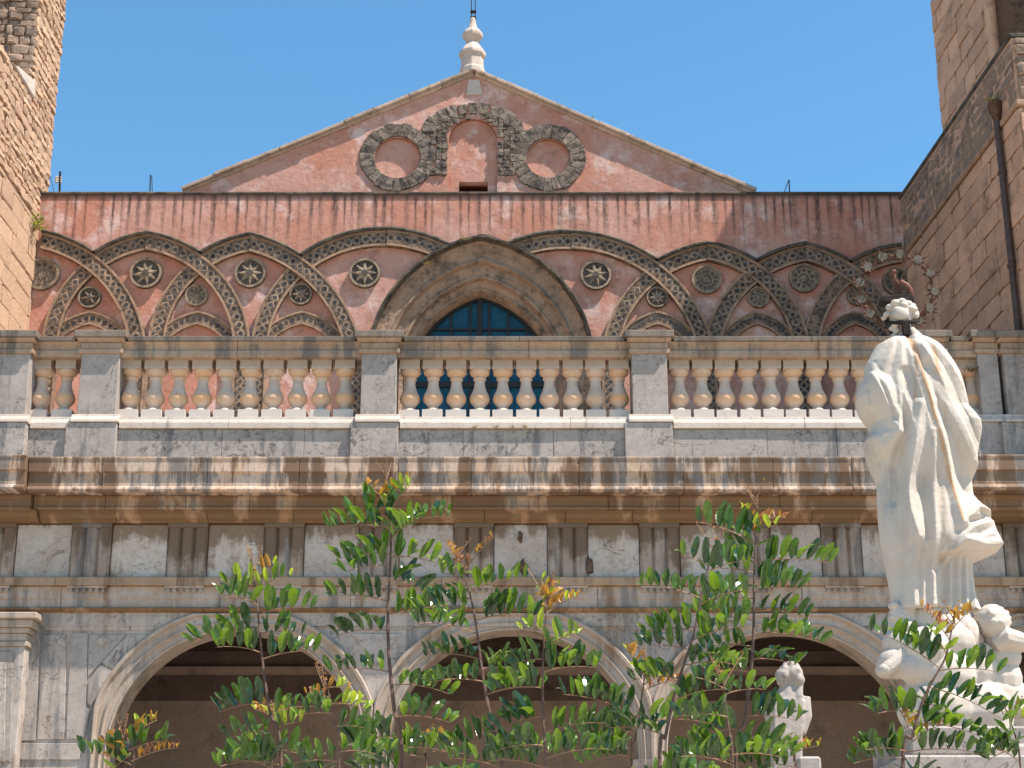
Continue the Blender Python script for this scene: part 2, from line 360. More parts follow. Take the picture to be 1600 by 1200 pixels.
# portal curves: outer hood, inner opening
def arch_curve(apex, mid, foot, n, zbot, Y):
    """right half of a pointed arch, apex to foot, continued straight to zbot; px input mirrored from the left half"""
    a, b, c = P(*apex, Y), P(*mid, Y), P(*foot, Y)
    cx, cz, r = circle3(a, b, c)
    return a, cx, cz, r
PA, pcx, pcz, pr = arch_curve((752,373), (635,432), (580,525), 0, 0, YF)
IA, icx, icz, ir = arch_curve((752,463), (704,484), (662,525), 0, 0, 5.95)
def half(xa, cx, cz, r, n):
    """left half curve from springing to apex"""
    t0 = math.pi; t1 = math.acos(max(-1, min(1, (xa-cx)/r)))
    return [(cx+r*math.cos(t0+(t1-t0)*i/n), cz+r*math.sin(t0+(t1-t0)*i/n)) for i in range(n+1)]
def whole(xa, cx, cz, r, n, zb):
    h = half(xa, cx, cz, r, n); return [(h[0][0], zb)]+h+[(2*xa-p[0], p[1]) for p in h[-2::-1]]+[(2*xa-h[0][0], zb)]
XA = PA[0]
outer_c = whole(XA, pcx, pcz, pr, 24, ZB); inner_c = whole(XA, icx+(XA-IA[0]), icz, ir, 24, ZB)
wall_out = [(XL-1.2, ZB), (XR+.6, ZB), (XR+.6, ZTOP), (XL-1.2, ZTOP)]
hole = [((p[0]-XA)*.97+XA, p[1]-.04) for p in outer_c]
hole[0] = (hole[0][0], ZB+.01); hole[-1] = (hole[-1][0], ZB+.01)
plate('wall', wall_out, [hole], YF, YF+.8, 'plaster_runs', fac)
m = MB(); m.box(XL-1.2, XR+.6, YF-.035, YF+.85, ZTOP, ZTOP+.05); m.build('coping', 'hood', fac, bevel=.012)
# portal archivolt, a stepped moulding lofted between both curves
prof = [(0,5.62),(0,5.28),(.015,5.24),(.06,5.24),(.085,5.29),(.095,5.38),(.13,5.42),(.40,5.48),(.42,5.45),(.46,5.44),(.49,5.49),(.50,5.56),(.56,5.58),(.70,5.60),(.72,5.57),(.76,5.58),(.78,5.64),(.79,5.70),(.90,5.74),(.92,5.72),(.95,5.73),(.97,5.80),(1,5.85),(1,6.2)]
def loft(name, oc, ic, prof, mat, parent, rng=None, rough=0, matsplit=None):
    mb = MB(); rr = random.Random(3); rows = []
    for (a, b) in zip(oc, ic):
        row = []
        for t, y in prof:
            j = rr.uniform(-rough, rough)
            row.append((a[0]+(b[0]-a[0])*t+j, y+rr.uniform(-rough, rough), a[1]+(b[1]-a[1])*t+j))
        rows.append(row)
    for i in range(len(rows)-1):
        pass
    mb.grid(rows)
    return mb.build(name, mat, parent, smooth=True)
hood_prof = [p for p in prof if p[0] <= .095]; body_prof = [p for p in prof if p[0] >= .095]
loft('hood_moulding', outer_c, inner_c, hood_prof, 'hood', fac, rough=.012)
loft('archivolt', outer_c, inner_c, body_prof, 'archivolt', fac, rough=.004)
# window in the portal arch
wy = 6.08
gl = [(p[0], p[1]) for p in inner_c]
gw = plate('window', gl, [], wy, wy+.04, 'glass', fac)
bars = MB()
def inner_h(x):
    best = ZB
    for (a, b) in zip(inner_c[:-1], inner_c[1:]):
        lo, hi = min(a[0], b[0]), max(a[0], b[0])
        if lo <= x <= hi and hi-lo > 1e-6: best = max(best, a[1]+(b[1]-a[1])*(x-a[0])/(b[0]-a[0]))
    return best
for px, wd in ((675,.022),(705,.022),(734.5,.022),(749.5,.05),(764.5,.022),(794,.022),(824,.022)):
    x = X(px, 500, wy); h = inner_h(x)
    mb_ = MB(); mb_.box(x-wd, x+wd, wy-.05, wy-.004, ZB, h); mb_.build('mullion', 'bar', gw)
for py, wd in ((516,.018),(602,.05),(680,.03)):
    z = Z(py, wy); mb_ = MB(); hw = 1.25 if py > 540 else 1.02
    mb_.box(XA-hw, XA+hw, wy-.056, wy-.006, z-wd, z+wd); mb_.build('transom', 'bar', gw)
fr = MB()
ins = [((p[0]-XA)*.955+XA, p[1]-.045 if i not in (0, len(inner_c)-1) else p[1]) for i, p in enumerate(inner_c)]
fr.grid([[(a[0], wy-.06, a[1]), (b[0], wy-.06, b[1]), (b[0], wy-.003, b[1])] for a, b in zip(inner_c, ins)])
fr.build('frame', 'bar', gw)
# ---- interlaced arches
TH = .32
tile_v = []
def tile_mesh(s, seed):
    r = random.Random(seed); mb = MB(); a = s; b = s*.66
    j = lambda: r.uniform(-.06, .06)*s
    o_ = [(-a+j(),0,j()),(j(),0,-a+j()),(a+j(),0,j()),(j(),0,a+j())]
    mb.cur = 1
    f_ = [(p[0]*.97, -.004, p[2]*.97) for p in o_]; i_ = [(p[0]*b/a, -.004, p[2]*b/a) for p in o_]; d_ = [(p[0]*b/a*.96, .001, p[2]*b/a*.96) for p in o_]
    mb.add(o_+f_+i_, [(k, (k+1) % 4, 4+(k+1) % 4, 4+k) for k in range(4)]+[(4+k, 4+(k+1) % 4, 8+(k+1) % 4, 8+k) for k in range(4)])
    mb.cur = 0
    q = [(p[0], -.006, p[2]) for p in i_]
    mb.add(i_+q, [(0,1,5,4),(1,2,6,5),(2,3,7,6),(3,0,4,7),(4,5,6,7)])
    me = mb.mesh('inlay_tile'); me.materials.append(M['dark_inlay']); me.materials.append(M['pale_inlay'])
    bm = bmesh.new(); bm.from_mesh(me); bmesh.ops.recalc_face_normals(bm, faces=bm.faces); bm.to_mesh(me); bm.free()
    return me
TILES = [tile_mesh(.085, i) for i in range(5)]
ntile = [0]
def band(apexpx, side, valley, foot, yoff, hood_to, tiles=True):
    """one half of a big arch: side +1 runs down to the right"""
    A, V, F = P(*apexpx, YF-.1), P(*valley, YF-.1), P(*foot, YF-.1)
    cx, cz, r = circle3(A, V, F)
    if side < 0: ang = lambda c: math.pi-c
    else: ang = lambda c: c
    def pt(rho, t):            # t 0 apex .. 1 springing, beyond 1 straight down
        c0 = math.acos(max(-1, min(1, side*(A[0]-cx)/rho)))
        if t <= 1:
            a = c0*(1-t); return (cx+side*rho*math.cos(a), cz+rho*math.sin(a))
        return (cx+side*rho, cz-(t-1)*(cz-ZB))
    ts = [i/28 for i in range(29)]+[2]
    yf = YF-yoff
    mb = MB(); rr = random.Random(int(apexpx[0]))
    mb.grid([[(*[pt(r, t)[0]], YF+.02, pt(r, t)[1]), (pt(r, t)[0], yf, pt(r, t)[1]), (pt(r-TH, t)[0], yf, pt(r-TH, t)[1]), (pt(r-TH, t)[0], YF+.02, pt(r-TH, t)[1])] for t in ts])
    b = mb.build('arch_band', 'tan_band', fac)
    for o0, o1 in ((0, .042), (TH-.042, TH)):
        mb = MB()
        mb.grid([[(pt(r-o0, t)[0], yf+.01, pt(r-o0, t)[1]), (pt(r-o0, t)[0], yf-.016+rr.uniform(-.003,.003), pt(r-o0, t)[1]), (pt(r-o1, t)[0], yf-.016+rr.uniform(-.003,.003), pt(r-o1, t)[1]), (pt(r-o1, t)[0], yf+.01, pt(r-o1, t)[1])] for t in ts])
        mb.build('edge_rib', 'rib', b)
    # dark weathered drip mould along the free upper edge
    xv = P(*hood_to, YF-.1)[0]
    mb = MB(); rows = []
    for i in range(23):
        t = i/22
        c0 = math.acos(max(-1, min(1, side*(A[0]-cx)/(r+.05)))); cv = math.acos(max(-1, min(1, side*(xv-cx)/(r+.05))))
        a = c0+(cv-c0)*t
        q = lambda rho: (cx+side*rho*math.cos(a), cz+rho*math.sin(a))
        j = rr.uniform(-.008, .008)
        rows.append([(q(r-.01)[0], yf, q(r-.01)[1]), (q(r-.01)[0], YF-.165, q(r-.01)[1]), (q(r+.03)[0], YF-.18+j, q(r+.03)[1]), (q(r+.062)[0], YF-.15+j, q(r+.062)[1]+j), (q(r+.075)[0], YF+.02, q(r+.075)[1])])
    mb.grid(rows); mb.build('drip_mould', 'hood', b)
    # diamond inlays
    L = r*(math.pi/2) if True else 0
    rho = r-TH/2; c0 = math.acos(max(-1, min(1, side*(A[0]-cx)/rho))); n = int(rho*c0/.165)
    tri = MB()
    for i in range(n+8):
        if i < n:
            t = (i+.5)/n; p = pt(rho, t); a = c0*(1-t); rot = (math.pi/2-a)*side
        else: p = (cx+side*rho, cz-(i-n+.5)*.15); rot = math.pi/2*side
        if p[1] < 10.4: break
        if ntile[0] < 300 and tiles:
            ntile[0] += 1
            link('inlay_tile', TILES[R.randrange(5)], None, b, loc=(p[0], yf, p[1]), rot=(0, rot+R.uniform(-.1,.1), 0), scale=(R.uniform(.86,1.08), 1, R.uniform(.86,1.08)))
        # small triangles either side
        tx, tz = math.cos(rot), -math.sin(rot); nx, nz = math.sin(rot), math.cos(rot)
        for sg in (-1, 1):
            for off in (0,):
                q = (p[0]+tx*.075, p[1]+tz*.075); s_ = .036
                bx, bz = q[0]+nx*sg*.09, q[1]+nz*sg*.09
                tri.add([(bx-tx*s_, yf-.005, bz-tz*s_), (bx+tx*s_, yf-.005, bz+tz*s_), (bx-nx*sg*.05, yf-.005, bz-nz*sg*.05), (bx-tx*s_, yf+.004, bz-tz*s_), (bx+tx*s_, yf+.004, bz+tz*s_), (bx-nx*sg*.05, yf+.004, bz-nz*sg*.05)],
                        [(0,1,2),(0,3,4,1),(1,4,5,2),(2,5,3,0)])
    o = tri.build('inlay_chips', 'dark_inlay', b); o['kind'] = 'stuff'
UP, LO = .125, .092
S_ = [  # apex, left (valley, foot), right (valley, foot)
 ((66,364), None, ((147,398),(226,522))),
 ((229,366), ((147,398),(66,522)), ((313,398),(390,522))),
 ((391,368), ((313,398),(232,522)), ((470,402),(560,522))),
 ((605,360), ((470,402),(394,522)), ((690,380),(816,522))),
 ((893,365), ((800,381),(682,522)), ((1027,410),(1110,522))),
 ((1105,382), ((1027,410),(945,522)), ((1182,411),(1262,522))),
 ((1258,383), ((1182,411),(1103,522)), ((1328,412),(1412,522))),
 ((1408,385), ((1328,412),(1256,522)), None)]
portal_l, portal_r = (697,385), (797,386)
for ap, l, r_ in S_:
    for sd, q, yo in ((-1, l, LO), (1, r_, UP)):
        if q is None: continue
        hid = (ap[0] == 605 and sd == 1) or (ap[0] == 893 and sd == -1)
        if hid:      # runs in under the portal hood: only its visible head is built
            A, V, F = P(*ap, YF-.1), P(*q[0], YF-.1), P(*q[1], YF-.1)
            cx, cz, r = circle3(A, V, F); xe = P(*(portal_l if sd > 0 else portal_r), YF)[0]+sd*.12
            def arc(rho, n=12, e=0):
                c0 = math.acos(sd*(A[0]-cx)/rho); c1 = c0
                while c1 > 0:                    # stop where the curve dives under the portal hood
                    x_, z_ = cx+sd*rho*math.cos(c1), cz+rho*math.sin(c1)
                    xm_ = x_ if x_ < XA else 2*XA-x_
                    if math.hypot(xm_-pcx, z_-pcz) < pr-.03: break
                    c1 -= .004
                return [(cx+sd*rho*math.cos(c0+(c1-c0)*i/n), cz+rho*math.sin(c0+(c1-c0)*i/n)) for i in range(n+1)]
            o1, i1 = arc(r), arc(r-TH); yf = YF-yo
            mb = MB(); mb.grid([[(a[0],YF+.02,a[1]),(a[0],yf,a[1]),(b[0],yf,b[1]),(b[0],YF+.02,b[1])] for a, b in zip(o1, i1)])
            b_ = mb.build('arch_band', 'tan_band', fac)
            for ra, rb in ((r, r-.042), (r-TH+.042, r-TH)):
                mb = MB(); mb.grid([[(a[0],yf+.01,a[1]),(a[0],yf-.016,a[1]),(b[0],yf-.016,b[1]),(b[0],yf+.01,b[1])] for a, b in zip(arc(ra), arc(rb))]); mb.build('edge_rib', 'rib', b_)
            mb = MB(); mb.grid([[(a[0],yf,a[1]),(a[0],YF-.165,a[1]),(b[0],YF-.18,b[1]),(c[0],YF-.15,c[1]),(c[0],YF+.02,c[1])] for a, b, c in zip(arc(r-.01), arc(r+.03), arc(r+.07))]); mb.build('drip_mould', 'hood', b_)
            mid = arc(r-TH/2, 7)
            for (p, q2) in zip(mid[:-1], mid[1:]):
                link('inlay_tile', TILES[R.randrange(5)], None, b_, loc=((p[0]+q2[0])/2, yf, (p[1]+q2[1])/2), rot=(0, -math.atan2(q2[1]-p[1], q2[0]-p[0]), 0)); ntile[0] += 1
        else:
            band(ap, sd, q[0], q[1], yo, q[0])
# small pointed arches between the shafts
for ax, hw in ((141,76),(309,76),(472,78),(1027,74),(1183,73),(1336,72)):
    ay = 486
    yf = YF-.06
    A, B, F = P(ax, ay, yf), P(ax+hw*.56, ay+18, yf), P(ax+hw, ay+62, yf)
    cx, cz, r = circle3(A, B, F); T2 = .26
    mb = MB(); rows = []; ribs = [[], []]; tr = MB()
    def pt2(rho, sd, t):
        c0 = math.acos(max(-1, min(1, (A[0]-cx)/rho))); a = c0*(1-t); x = cx+rho*math.cos(a)
        return (A[0]+sd*(x-A[0]), cz+rho*math.sin(a))
    seq = [(-1, i/14) for i in range(14, 0, -1)]+[(1, i/14) for i in range(15)]
    for sd, t in seq:
        o_, i_ = pt2(r, sd, t), pt2(r-T2, sd, t)
        rows.append([(o_[0],YF+.02,o_[1]),(o_[0],yf,o_[1]),(i_[0],yf,i_[1]),(i_[0],YF+.02,i_[1])])
        for k_, (ra, rb) in enumerate(((r, r-.035), (r-T2+.035, r-T2))):
            a, b = pt2(ra, sd, t), pt2(rb, sd, t)
            ribs[k_].append([(a[0],yf+.01,a[1]),(a[0],yf-.018,a[1]),(b[0],yf-.018,b[1]),(b[0],yf+.01,b[1])])
    mb.grid(rows); sb = mb.build('small_arch', 'tan_band', fac)
    for rw in ribs: q = MB(); q.grid(rw); q.build('edge_rib', 'rib', sb)
    for sd in (-1, 1):
        for i in range(13):
            t = (i+.5)/13; p = pt2(r-T2/2, sd, t); a0 = R.uniform(0, 6.28); k_ = R.choice((3, 4, 4))
            s_ = R.uniform(.04, .062)
            pp = [(p[0]+s_*math.cos(a0+6.283*j/k_), p[1]+s_*math.sin(a0+6.283*j/k_)) for j in range(k_)]
            tr.add([(u[0], yf-.005, u[1]) for u in pp]+[(u[0], yf+.004, u[1]) for u in pp], [tuple(range(k_))]+[(j, (j+1) % k_, k_+(j+1) % k_, k_+j) for j in range(k_)])
    o = tr.build('inlay_chips', 'dark_inlay', sb); o['kind'] = 'stuff'
# carved and inlaid roundels
def roundel(px, py, rp, n, typ):
    yf = YF-.085; c = P(px, py, YF-.05); r = rp/2600*30.7*.97
    rt = MB(); k = 32
    ring = lambda rad, y: [(c[0]+rad*math.cos(6.2832*i/k), y, c[1]+rad*math.sin(6.2832*i/k)) for i in range(k)]
    rw = [ring(r, YF+.02), ring(r, yf+.02), ring(r*.97, yf), ring(r*.86, yf), ring(r*.83, yf+.03)]
    mb = MB(); mb.grid(rw, True); fc = ring(r*.83, yf+.03); mb.add(fc, [tuple(range(k))])
    base = mb.build('roundel', 'rosette_dark' if typ == 0 else 'rosette_pale', fac); base['label'] = 'round inlaid disc with an %d-pointed pattern' % n
    q = MB(); q.grid([ring(r*1.0, yf+.015), ring(r*.99, yf-.008), ring(r*.85, yf-.008), ring(r*.84, yf+.03)], True); q.build('rim', 'rosette_pale', base)
    st = MB(); R0, R1 = r*.80, r*(.36 if n > 6 else .25)
    ph = R.uniform(0, .3)
    if typ == 0:
        pts = []
        for i in range(2*n):
            a = math.pi*i/n+ph; rr = R0 if i % 2 == 0 else R1; pts.append((c[0]+rr*math.cos(a), c[1]+rr*math.sin(a)))
        st.add([(c[0], yf-.015, c[1])]+[(p[0], yf+.008, p[1]) for p in pts]+[(p[0], yf+.032, p[1]) for p in pts], [(0, 1+i, 1+(i+1) % (2*n)) for i in range(2*n)]+[(1+i, 1+2*n+i, 1+2*n+(i+1) % (2*n), 1+(i+1) % (2*n)) for i in range(2*n)])
        st.build('star', 'rosette_pale', base)
        d_ = MB(); d_.add([(c[0]+r*.2*math.cos(6.28*i/8), yf-.022, c[1]+r*.2*math.sin(6.28*i/8)) for i in range(8)]+[(c[0]+r*.22*math.cos(6.28*i/8), yf+.01, c[1]+r*.22*math.sin(6.28*i/8)) for i in range(8)], [tuple(range(8))]+[(i, (i+1) % 8, 8+(i+1) % 8, 8+i) for i in range(8)])
        d_.build('boss', 'rosette_dark', base)
    else:
        for i in range(n):
            for rr, wd, s0 in ((.58, .13, .15), (.30, .07, .09)):
                a = 6.2832*(i+(.5 if rr < .4 else 0))/n+ph; ca, sa = math.cos(a), math.sin(a)
                pp = [(rr-s0, 0), (rr, -wd), (rr+s0, 0), (rr, wd)]
                pp = [(c[0]+r*(u*ca-v*sa), c[1]+r*(u*sa+v*ca)) for u, v in pp]
                st.add([(u[0], yf+.018, u[1]) for u in pp]+[(u[0], yf+.032, u[1]) for u in pp], [(0,1,2,3),(0,4,5,1),(1,5,6,2),(2,6,7,3),(3,7,4,0)])
        st.build('petals', 'rosette_dark', base)
for a in ((66,428,29,10,1),(228,427,27,8,0),(391,427,26,8,0),(570,427,26,8,0),(931,430,26,8,0),(1104,437,25,12,1),(1256,435,25,10,1),(1402,440,25,10,1),
          (140,465,19,6,0),(307,462,19,9,1),(470,460,19,8,0),(1027,465,18,8,0),(1185,465,18,8,1),(1340,462,18,8,1)): roundel(*a)
# ================================================================== gable of the nave, behind the wall top
YG = 6.6
gab = thing('nave_gable', 'pink gable with two stone roundels and a blind arch, pale finial on top', 'gable', (0, YG, ZTOP-1.5))
gl_, ga, gr = P(287,303,YG), P(741,119,YG), P(1178,306,YG)
zg = ZTOP-1.4
sl1 = (ga[1]-gl_[1])/(ga[0]-gl_[0]); sl2 = (ga[1]-gr[1])/(gr[0]-ga[0])
out = [(gl_[0]-.3, zg), (gr[0]+.3, zg), (gr[0]+.3, gr[1]-.3*sl2), ga, (gl_[0]-.3, gl_[1]-.3*sl1)]
c1, c2 = P(621,246,YG), P(856,247,YG); r1, r2 = .465, .44
ro = .755
xa0, xa1 = X(701,240,YG), X(777,240,YG); zs = Z(219,YG); hw = (xa1-xa0)/2; xm = (xa0+xa1)/2
blind = [(xa0, zg+.05)]+[(xm-hw*math.cos(math.pi*i/16), zs+hw*1.0*math.sin(math.pi*i/16)) for i in range(17)]+[(xa1, zg+.05)]
o_ = P(717,281,YG); o2_ = P(762,303,YG)
plate('wall', out, [circ(c1, r1), circ(c2, r2), blind], YG, YG+.09, 'plaster', gab)
opening = [(o_[0], zg+.1), (o2_[0], zg+.1), (o2_[0], o_[1]), (o_[0], o_[1])]
plate('recessed_wall', [(p[0], p[1]-(.1 if p[1] > zg+.2 else 0)) for p in out], [opening], YG+.092, YG+.5, 'plaster', gab)
m = MB(); m.box(o_[0]-.1, o2_[0]+.1, YG+.52, YG+.6, zg, o_[1]+.2); m.build('opening_back', 'hole_dark', gab)
def sector(r0, r1, da, y0, y1, seed):
    r = random.Random(seed); mb = MB(); n = 3; rows = []
    jo = r.uniform(-.02, .02)
    for i in range(n+1):
        a = -da/2+da*i/n; c, s = math.cos(a), math.sin(a)
        rows.append([(r0*c, y1, r0*s), (r0*c, y0+.012, r0*s), ((r0+.015)*c, y0, (r0+.015)*s), ((r1+jo-.015)*c, y0+r.uniform(-.008,.008), (r1+jo-.015)*s), ((r1+jo)*c, y0+.012, (r1+jo)*s), ((r1+jo)*c, y1, (r1+jo)*s)])
    mb.grid(rows); mb.add(rows[0], [tuple(range(6))]); mb.add(rows[-1], [tuple(range(6))[::-1]])
    me = mb.mesh('voussoir'); me.materials.append(M['lava'])
    bm = bmesh.new(); bm.from_mesh(me); bmesh.ops.remove_doubles(bm, verts=bm.verts, dist=1e-5); bmesh.ops.recalc_face_normals(bm, faces=bm.faces); bm.to_mesh(me); bm.free(); return me
NV = 24
for c, ri in ((c1, r1), (c2, r2)):
    vm = [sector(ri, ro, 2*math.pi/NV*f, -.035, .05, i) for i, f in enumerate((.95, .9, .97, .93))]
    for i in range(NV):
        link('voussoir', vm[R.randrange(4)], None, gab, loc=(c[0], YG, c[1]), rot=(0, -2*math.pi*i/NV, 0))
# voussoirs of the head arch and the rubble between the arch and the roundels
ca = P(739,205,YG); ra0 = .68; ra1 = .92; ea, eb = .90, .50
vm = [sector(ra0, ra1,   .225*f, -.04, .05, 20+i) for i, f in enumerate((.95, .9, .97))]
for i in range(13):
    t = math.radians(6+168*i/12); nx_, nz_ = math.cos(t)/ea, math.sin(t)/eb; nl = math.hypot(nx_, nz_); nx_, nz_ = nx_/nl, nz_/nl
    link('voussoir', vm[i % 3], None, gab, loc=(ca[0]+ea*math.cos(t)-nx_*.80, YG+R.uniform(-.008,.008), ca[1]+eb*math.sin(t)-nz_*.80), rot=(0, -math.atan2(nz_, nx_), 0))
BLK = [unit_block(i, .08, .05) for i in range(8)]
RUB = [unit_block(50+i, .16, .11) for i in range(8)]
LAV = [unit_block(90+i, .14, .10) for i in range(6)]
for b_ in BLK: b_.materials.append(M['ashlar'])
for b_ in RUB: b_.materials.append(M['rubble'])
for b_ in LAV: b_.materials.append(M['lava'])
for k_ in range(1500):
    x = R.uniform(xm-1.3, xm+1.3); z = Z(275,YG)+R.random()*1.35
    inb = (abs(x-xm) < hw+.05 and z < zs) or math.hypot(x-xm, z-zs) < hw+.06
    if inb or math.hypot(x-c1[0], z-c1[1]) < ro+.03 or math.hypot(x-c2[0], z-c2[1]) < ro+.03: continue
    if z > ca[1]-.02 and ((x-ca[0])/.80)**2+((z-ca[1])/.40)**2 > 1: continue
    if abs(x-xm) > 1.25: continue
    key = (round(x/.115), round(z/.085))
    if key in globals().setdefault('_seen', set()): continue
    _seen.add(key)
    link('rubble_stone', LAV[R.randrange(6)], None, gab, loc=(key[0]*.115+R.uniform(-.012,.012), YG-.005, key[1]*.085+R.uniform(-.01,.01)), rot=(0, R.uniform(-.3,.3), 0), scale=(R.uniform(.10,.14), R.uniform(.05,.09), R.uniform(.075,.10)))
# raking coping, stone by stone, and the tiled roof behind it
for e, sg in ((gl_, -1), (gr, 1)):
    d = Vector((ga[0]-e[0], 0, ga[1]-e[1])); L = d.length; d.normalize(); n = 9; up = Vector((-d.z, 0, d.x)) if d.x > 0 else Vector((d.z, 0, -d.x))
    for i in range(n):
        a = Vector((e[0], 0, e[1]))+d*(L*i/n+.0015); b = Vector((e[0], 0, e[1]))+d*(L*(i+1)/n-.0015)
        jj = R.uniform(-.012, .012); yo = YG-.125+R.uniform(-.012, .012)
        mb = MB(); prf = [(YG+.25, .0), (YG-.03, .0), (YG-.05, .035), (yo, .06+jj), (yo, .125+jj), (YG+.25, .15)]
        rows = [[tuple(Vector((q.x, y, q.z))+up*h) for y, h in prf] for q in (a, b)]
        mb.grid(rows, True); mb.add(rows[0], [tuple(range(6))]); mb.add(rows[1], [tuple(range(6))[::-1]])
        mb.build('coping_stone', 'coping', gab, bevel=.008)
    mb = MB(); a = Vector((e[0], 0, e[1]))-d*.2; b = Vector((ga[0], 0, ga[1]))
    rows = [[tuple(Vector((q.x, y, q.z))+up*h) for y, h in ((YG+.26, .02), (YG+30, .02), (YG+30, .14), (YG+.26, .14))] for q in (a, b)]
    mb.grid(rows, True); mb.build('roof_slope', 'roof_tile', gab)
# finial
fx = X(738,100,YG+.1); fy = YG+.12
fz = lambda py: Z(py, fy)
s_ = 1/82.
fin = MB(); fin.lathe((fx, fy), [(.27, fz(118)), (.27, fz(111)), (.245, fz(108)), (.235, fz(92)), (.285, fz(89)), (.285, fz(84)), (.25, fz(80)), (.17, fz(72)), (.12, fz(68)), (.14, fz(66)), (.215, fz(59)), (.225, fz(55)), (.20, fz(51)), (.12, fz(47)), (.075, fz(38)), (.06, fz(29)), (.05, fz(28))], 8)
fo = fin.build('finial', 'pale_stone', gab, bevel=.012)
m = MB(); m.tube([(fx-.03, fy, fz(30)), (fx-.03, fy, fz(-60))], .009, 6); m.tube([(fx+.05, fy, fz(30)), (fx+.05, fy, fz(-60))], .009, 6)
m.box(fx-.05, fx+.07, fy-.03, fy+.03, fz(30), fz(26)); m.box(fx-.05, fx+.07, fy-.03, fy+.03, fz(20), fz(17)); m.build('lightning_rod', 'iron_dark', fo)
m = MB(); bp = P(739,142,YG); m.add([(bp[0]-.13,YG-.02,bp[1]-.1),(bp[0]+.2,YG-.02,bp[1]-.1),(bp[0]+.13,YG-.02,bp[1]+.25),(bp[0]-.1,YG-.02,bp[1]+.25),(bp[0]-.13,YG+.02,bp[1]-.1),(bp[0]+.2,YG+.02,bp[1]-.1),(bp[0]+.13,YG+.02,bp[1]+.25),(bp[0]-.1,YG+.02,bp[1]+.25)], [(0,1,2,3),(0,4,5,1),(1,5,6,2),(2,6,7,3),(3,7,4,0)])
m.build('bare_patch', 'pale_stone', gab)
# ================================================================== flanking towers
def courses(par, face, x, y0, y1, z0, z1, h, lmin, lmax, blocks, depth=.05, seed=0, hj=.1, dj=.02, skip=None, ks=0, join=False):
    """lay ashlar over a face; face 'E'/'W' = plane x facing +x / -x, run along y; 'F' = plane y=x facing -y, run along x (y0..y1)"""
    r = random.Random(seed); z = z0; row = 0; cnt = 0; jm = MB()
    while z < z1-.04:
        hh = min(h*(1+r.uniform(-hj, hj)), z1-z); p = y0-(r.uniform(0, lmax*.6))
        while p < y1-.02:
            L = r.uniform(lmin, lmax); a = max(p, y0); b = min(p+L, y1); p += L
            if b-a < .06: continue
            if skip and skip((a+b)/2, z+hh/2): continue
            t = depth+r.uniform(-dj, dj); mid = (a+b)/2; gap = .012
            if face == 'F': loc = (mid, x-t/2+.03, z+hh/2); sc = (b-a-gap, t+.06, hh-gap)
            else:
                sg = 1 if face == 'E' else -1
                loc = (x+sg*(t/2-.03)+(YF-mid)*ks, mid, z+hh/2); sc = (t+.06, b-a-gap, hh-gap)
            if join:
                me_ = blocks[r.randrange(len(blocks))]; mt_ = Matrix.Translation(loc) @ Matrix.Rotation(math.atan(ks), 4, 'Z') @ Matrix.Diagonal((*sc, 1))
                jm.add([mt_ @ v.co for v in me_.vertices], [tuple(f.vertices) for f in me_.polygons]); continue
            link('stone_block', blocks[r.randrange(len(blocks))], None, par, loc=loc, scale=sc, rot=(0, 0, math.atan(ks)) if ks else None); cnt += 1
        z += hh; row += 1
    if join and jm.v: jm.build('stone_facing', [blocks[0].materials[0]], par, fix=False)['kind'] = 'stuff'
    return cnt
BLL = [unit_block(i+200, .07, .045) for i in range(8)]; RUL = [unit_block(i+230, .17, .12) for i in range(8)]
for b_ in BLL: b_.materials.append(M['ashlar_light'])
for b_ in RUL: b_.materials.append(M['ashlar_light'])
# sunlit tower
tl = thing('stone_tower', 'sunlit rough stone tower with crumbling ledges at the edge of the picture', 'tower', (-10.5, 5, 0))
xi = X(50, 440, YF)
m = MB(); m.box(-14, xi, .1, 12, 0, 14.75); m.build('lower_stage', 'mortar', tl)
m = MB(); m.box(-14, xi-.03, 1.5, YF+.55, 14.75, 16.85); m.build('middle_stage', 'mortar', tl)
m = MB(); m.box(-14, xi-.05, 4.35, YF+.55, 16.85, 24); m.build('upper_stage', 'mortar', tl)
courses(tl, 'E', xi, 2.2, YF, 9.2, 14.7, .36, .6, 1.1, BLL, .03, 1, .06, .012); courses(tl, 'E', xi, .1, 2.19, 7.4, 14.7, .36, .6, 1.1, BLL, .03, 31, .06, .012, join=True)
courses(tl, 'E', xi-.03, 3.2, YF+.5, 14.78, 16.85, .17, .16, .5, RUL, .045, 2, .35, .014); courses(tl, 'E', xi-.03, 1.5, 3.19, 14.78, 16.85, .17, .16, .5, RUL, .045, 32, .35, .014, join=True)
courses(tl, 'E', xi-.05, 4.35, YF+.5, 16.85, 18.9, .17, .15, .4, RUL, .045, 3, .35, .014)
courses(tl, 'F', 4.35, -9.75, xi-.03, 16.9, 18.9, .16, .14, .42, RUB, .06, 4, .4, .04); courses(tl, 'F', 4.35, -12.5, -9.76, 16.9, 19.4, .16, .14, .42, RUB, .06, 34, .4, .04, join=True)
courses(tl, 'F', 1.5, -12.5, xi-.03, 14.8, 16.85, .16, .16, .45, RUB, .06, 14, .4, .04, join=True)
courses(tl, 'E', xi-.05, 4.35, YF+.5, 18.9, 21, .17, .15, .4, RUL, .045, 36, .35, .014, join=True); courses(tl, 'F', 4.35, -9.75, xi-.03, 18.9, 21, .16, .14, .42, RUB, .06, 37, .4, .04, join=True)
courses(tl, 'F', .1, -12.5, xi, 7.4, 14.7, .42, .8, 1.4, BLK, .03, 15, .06, .012, join=True)
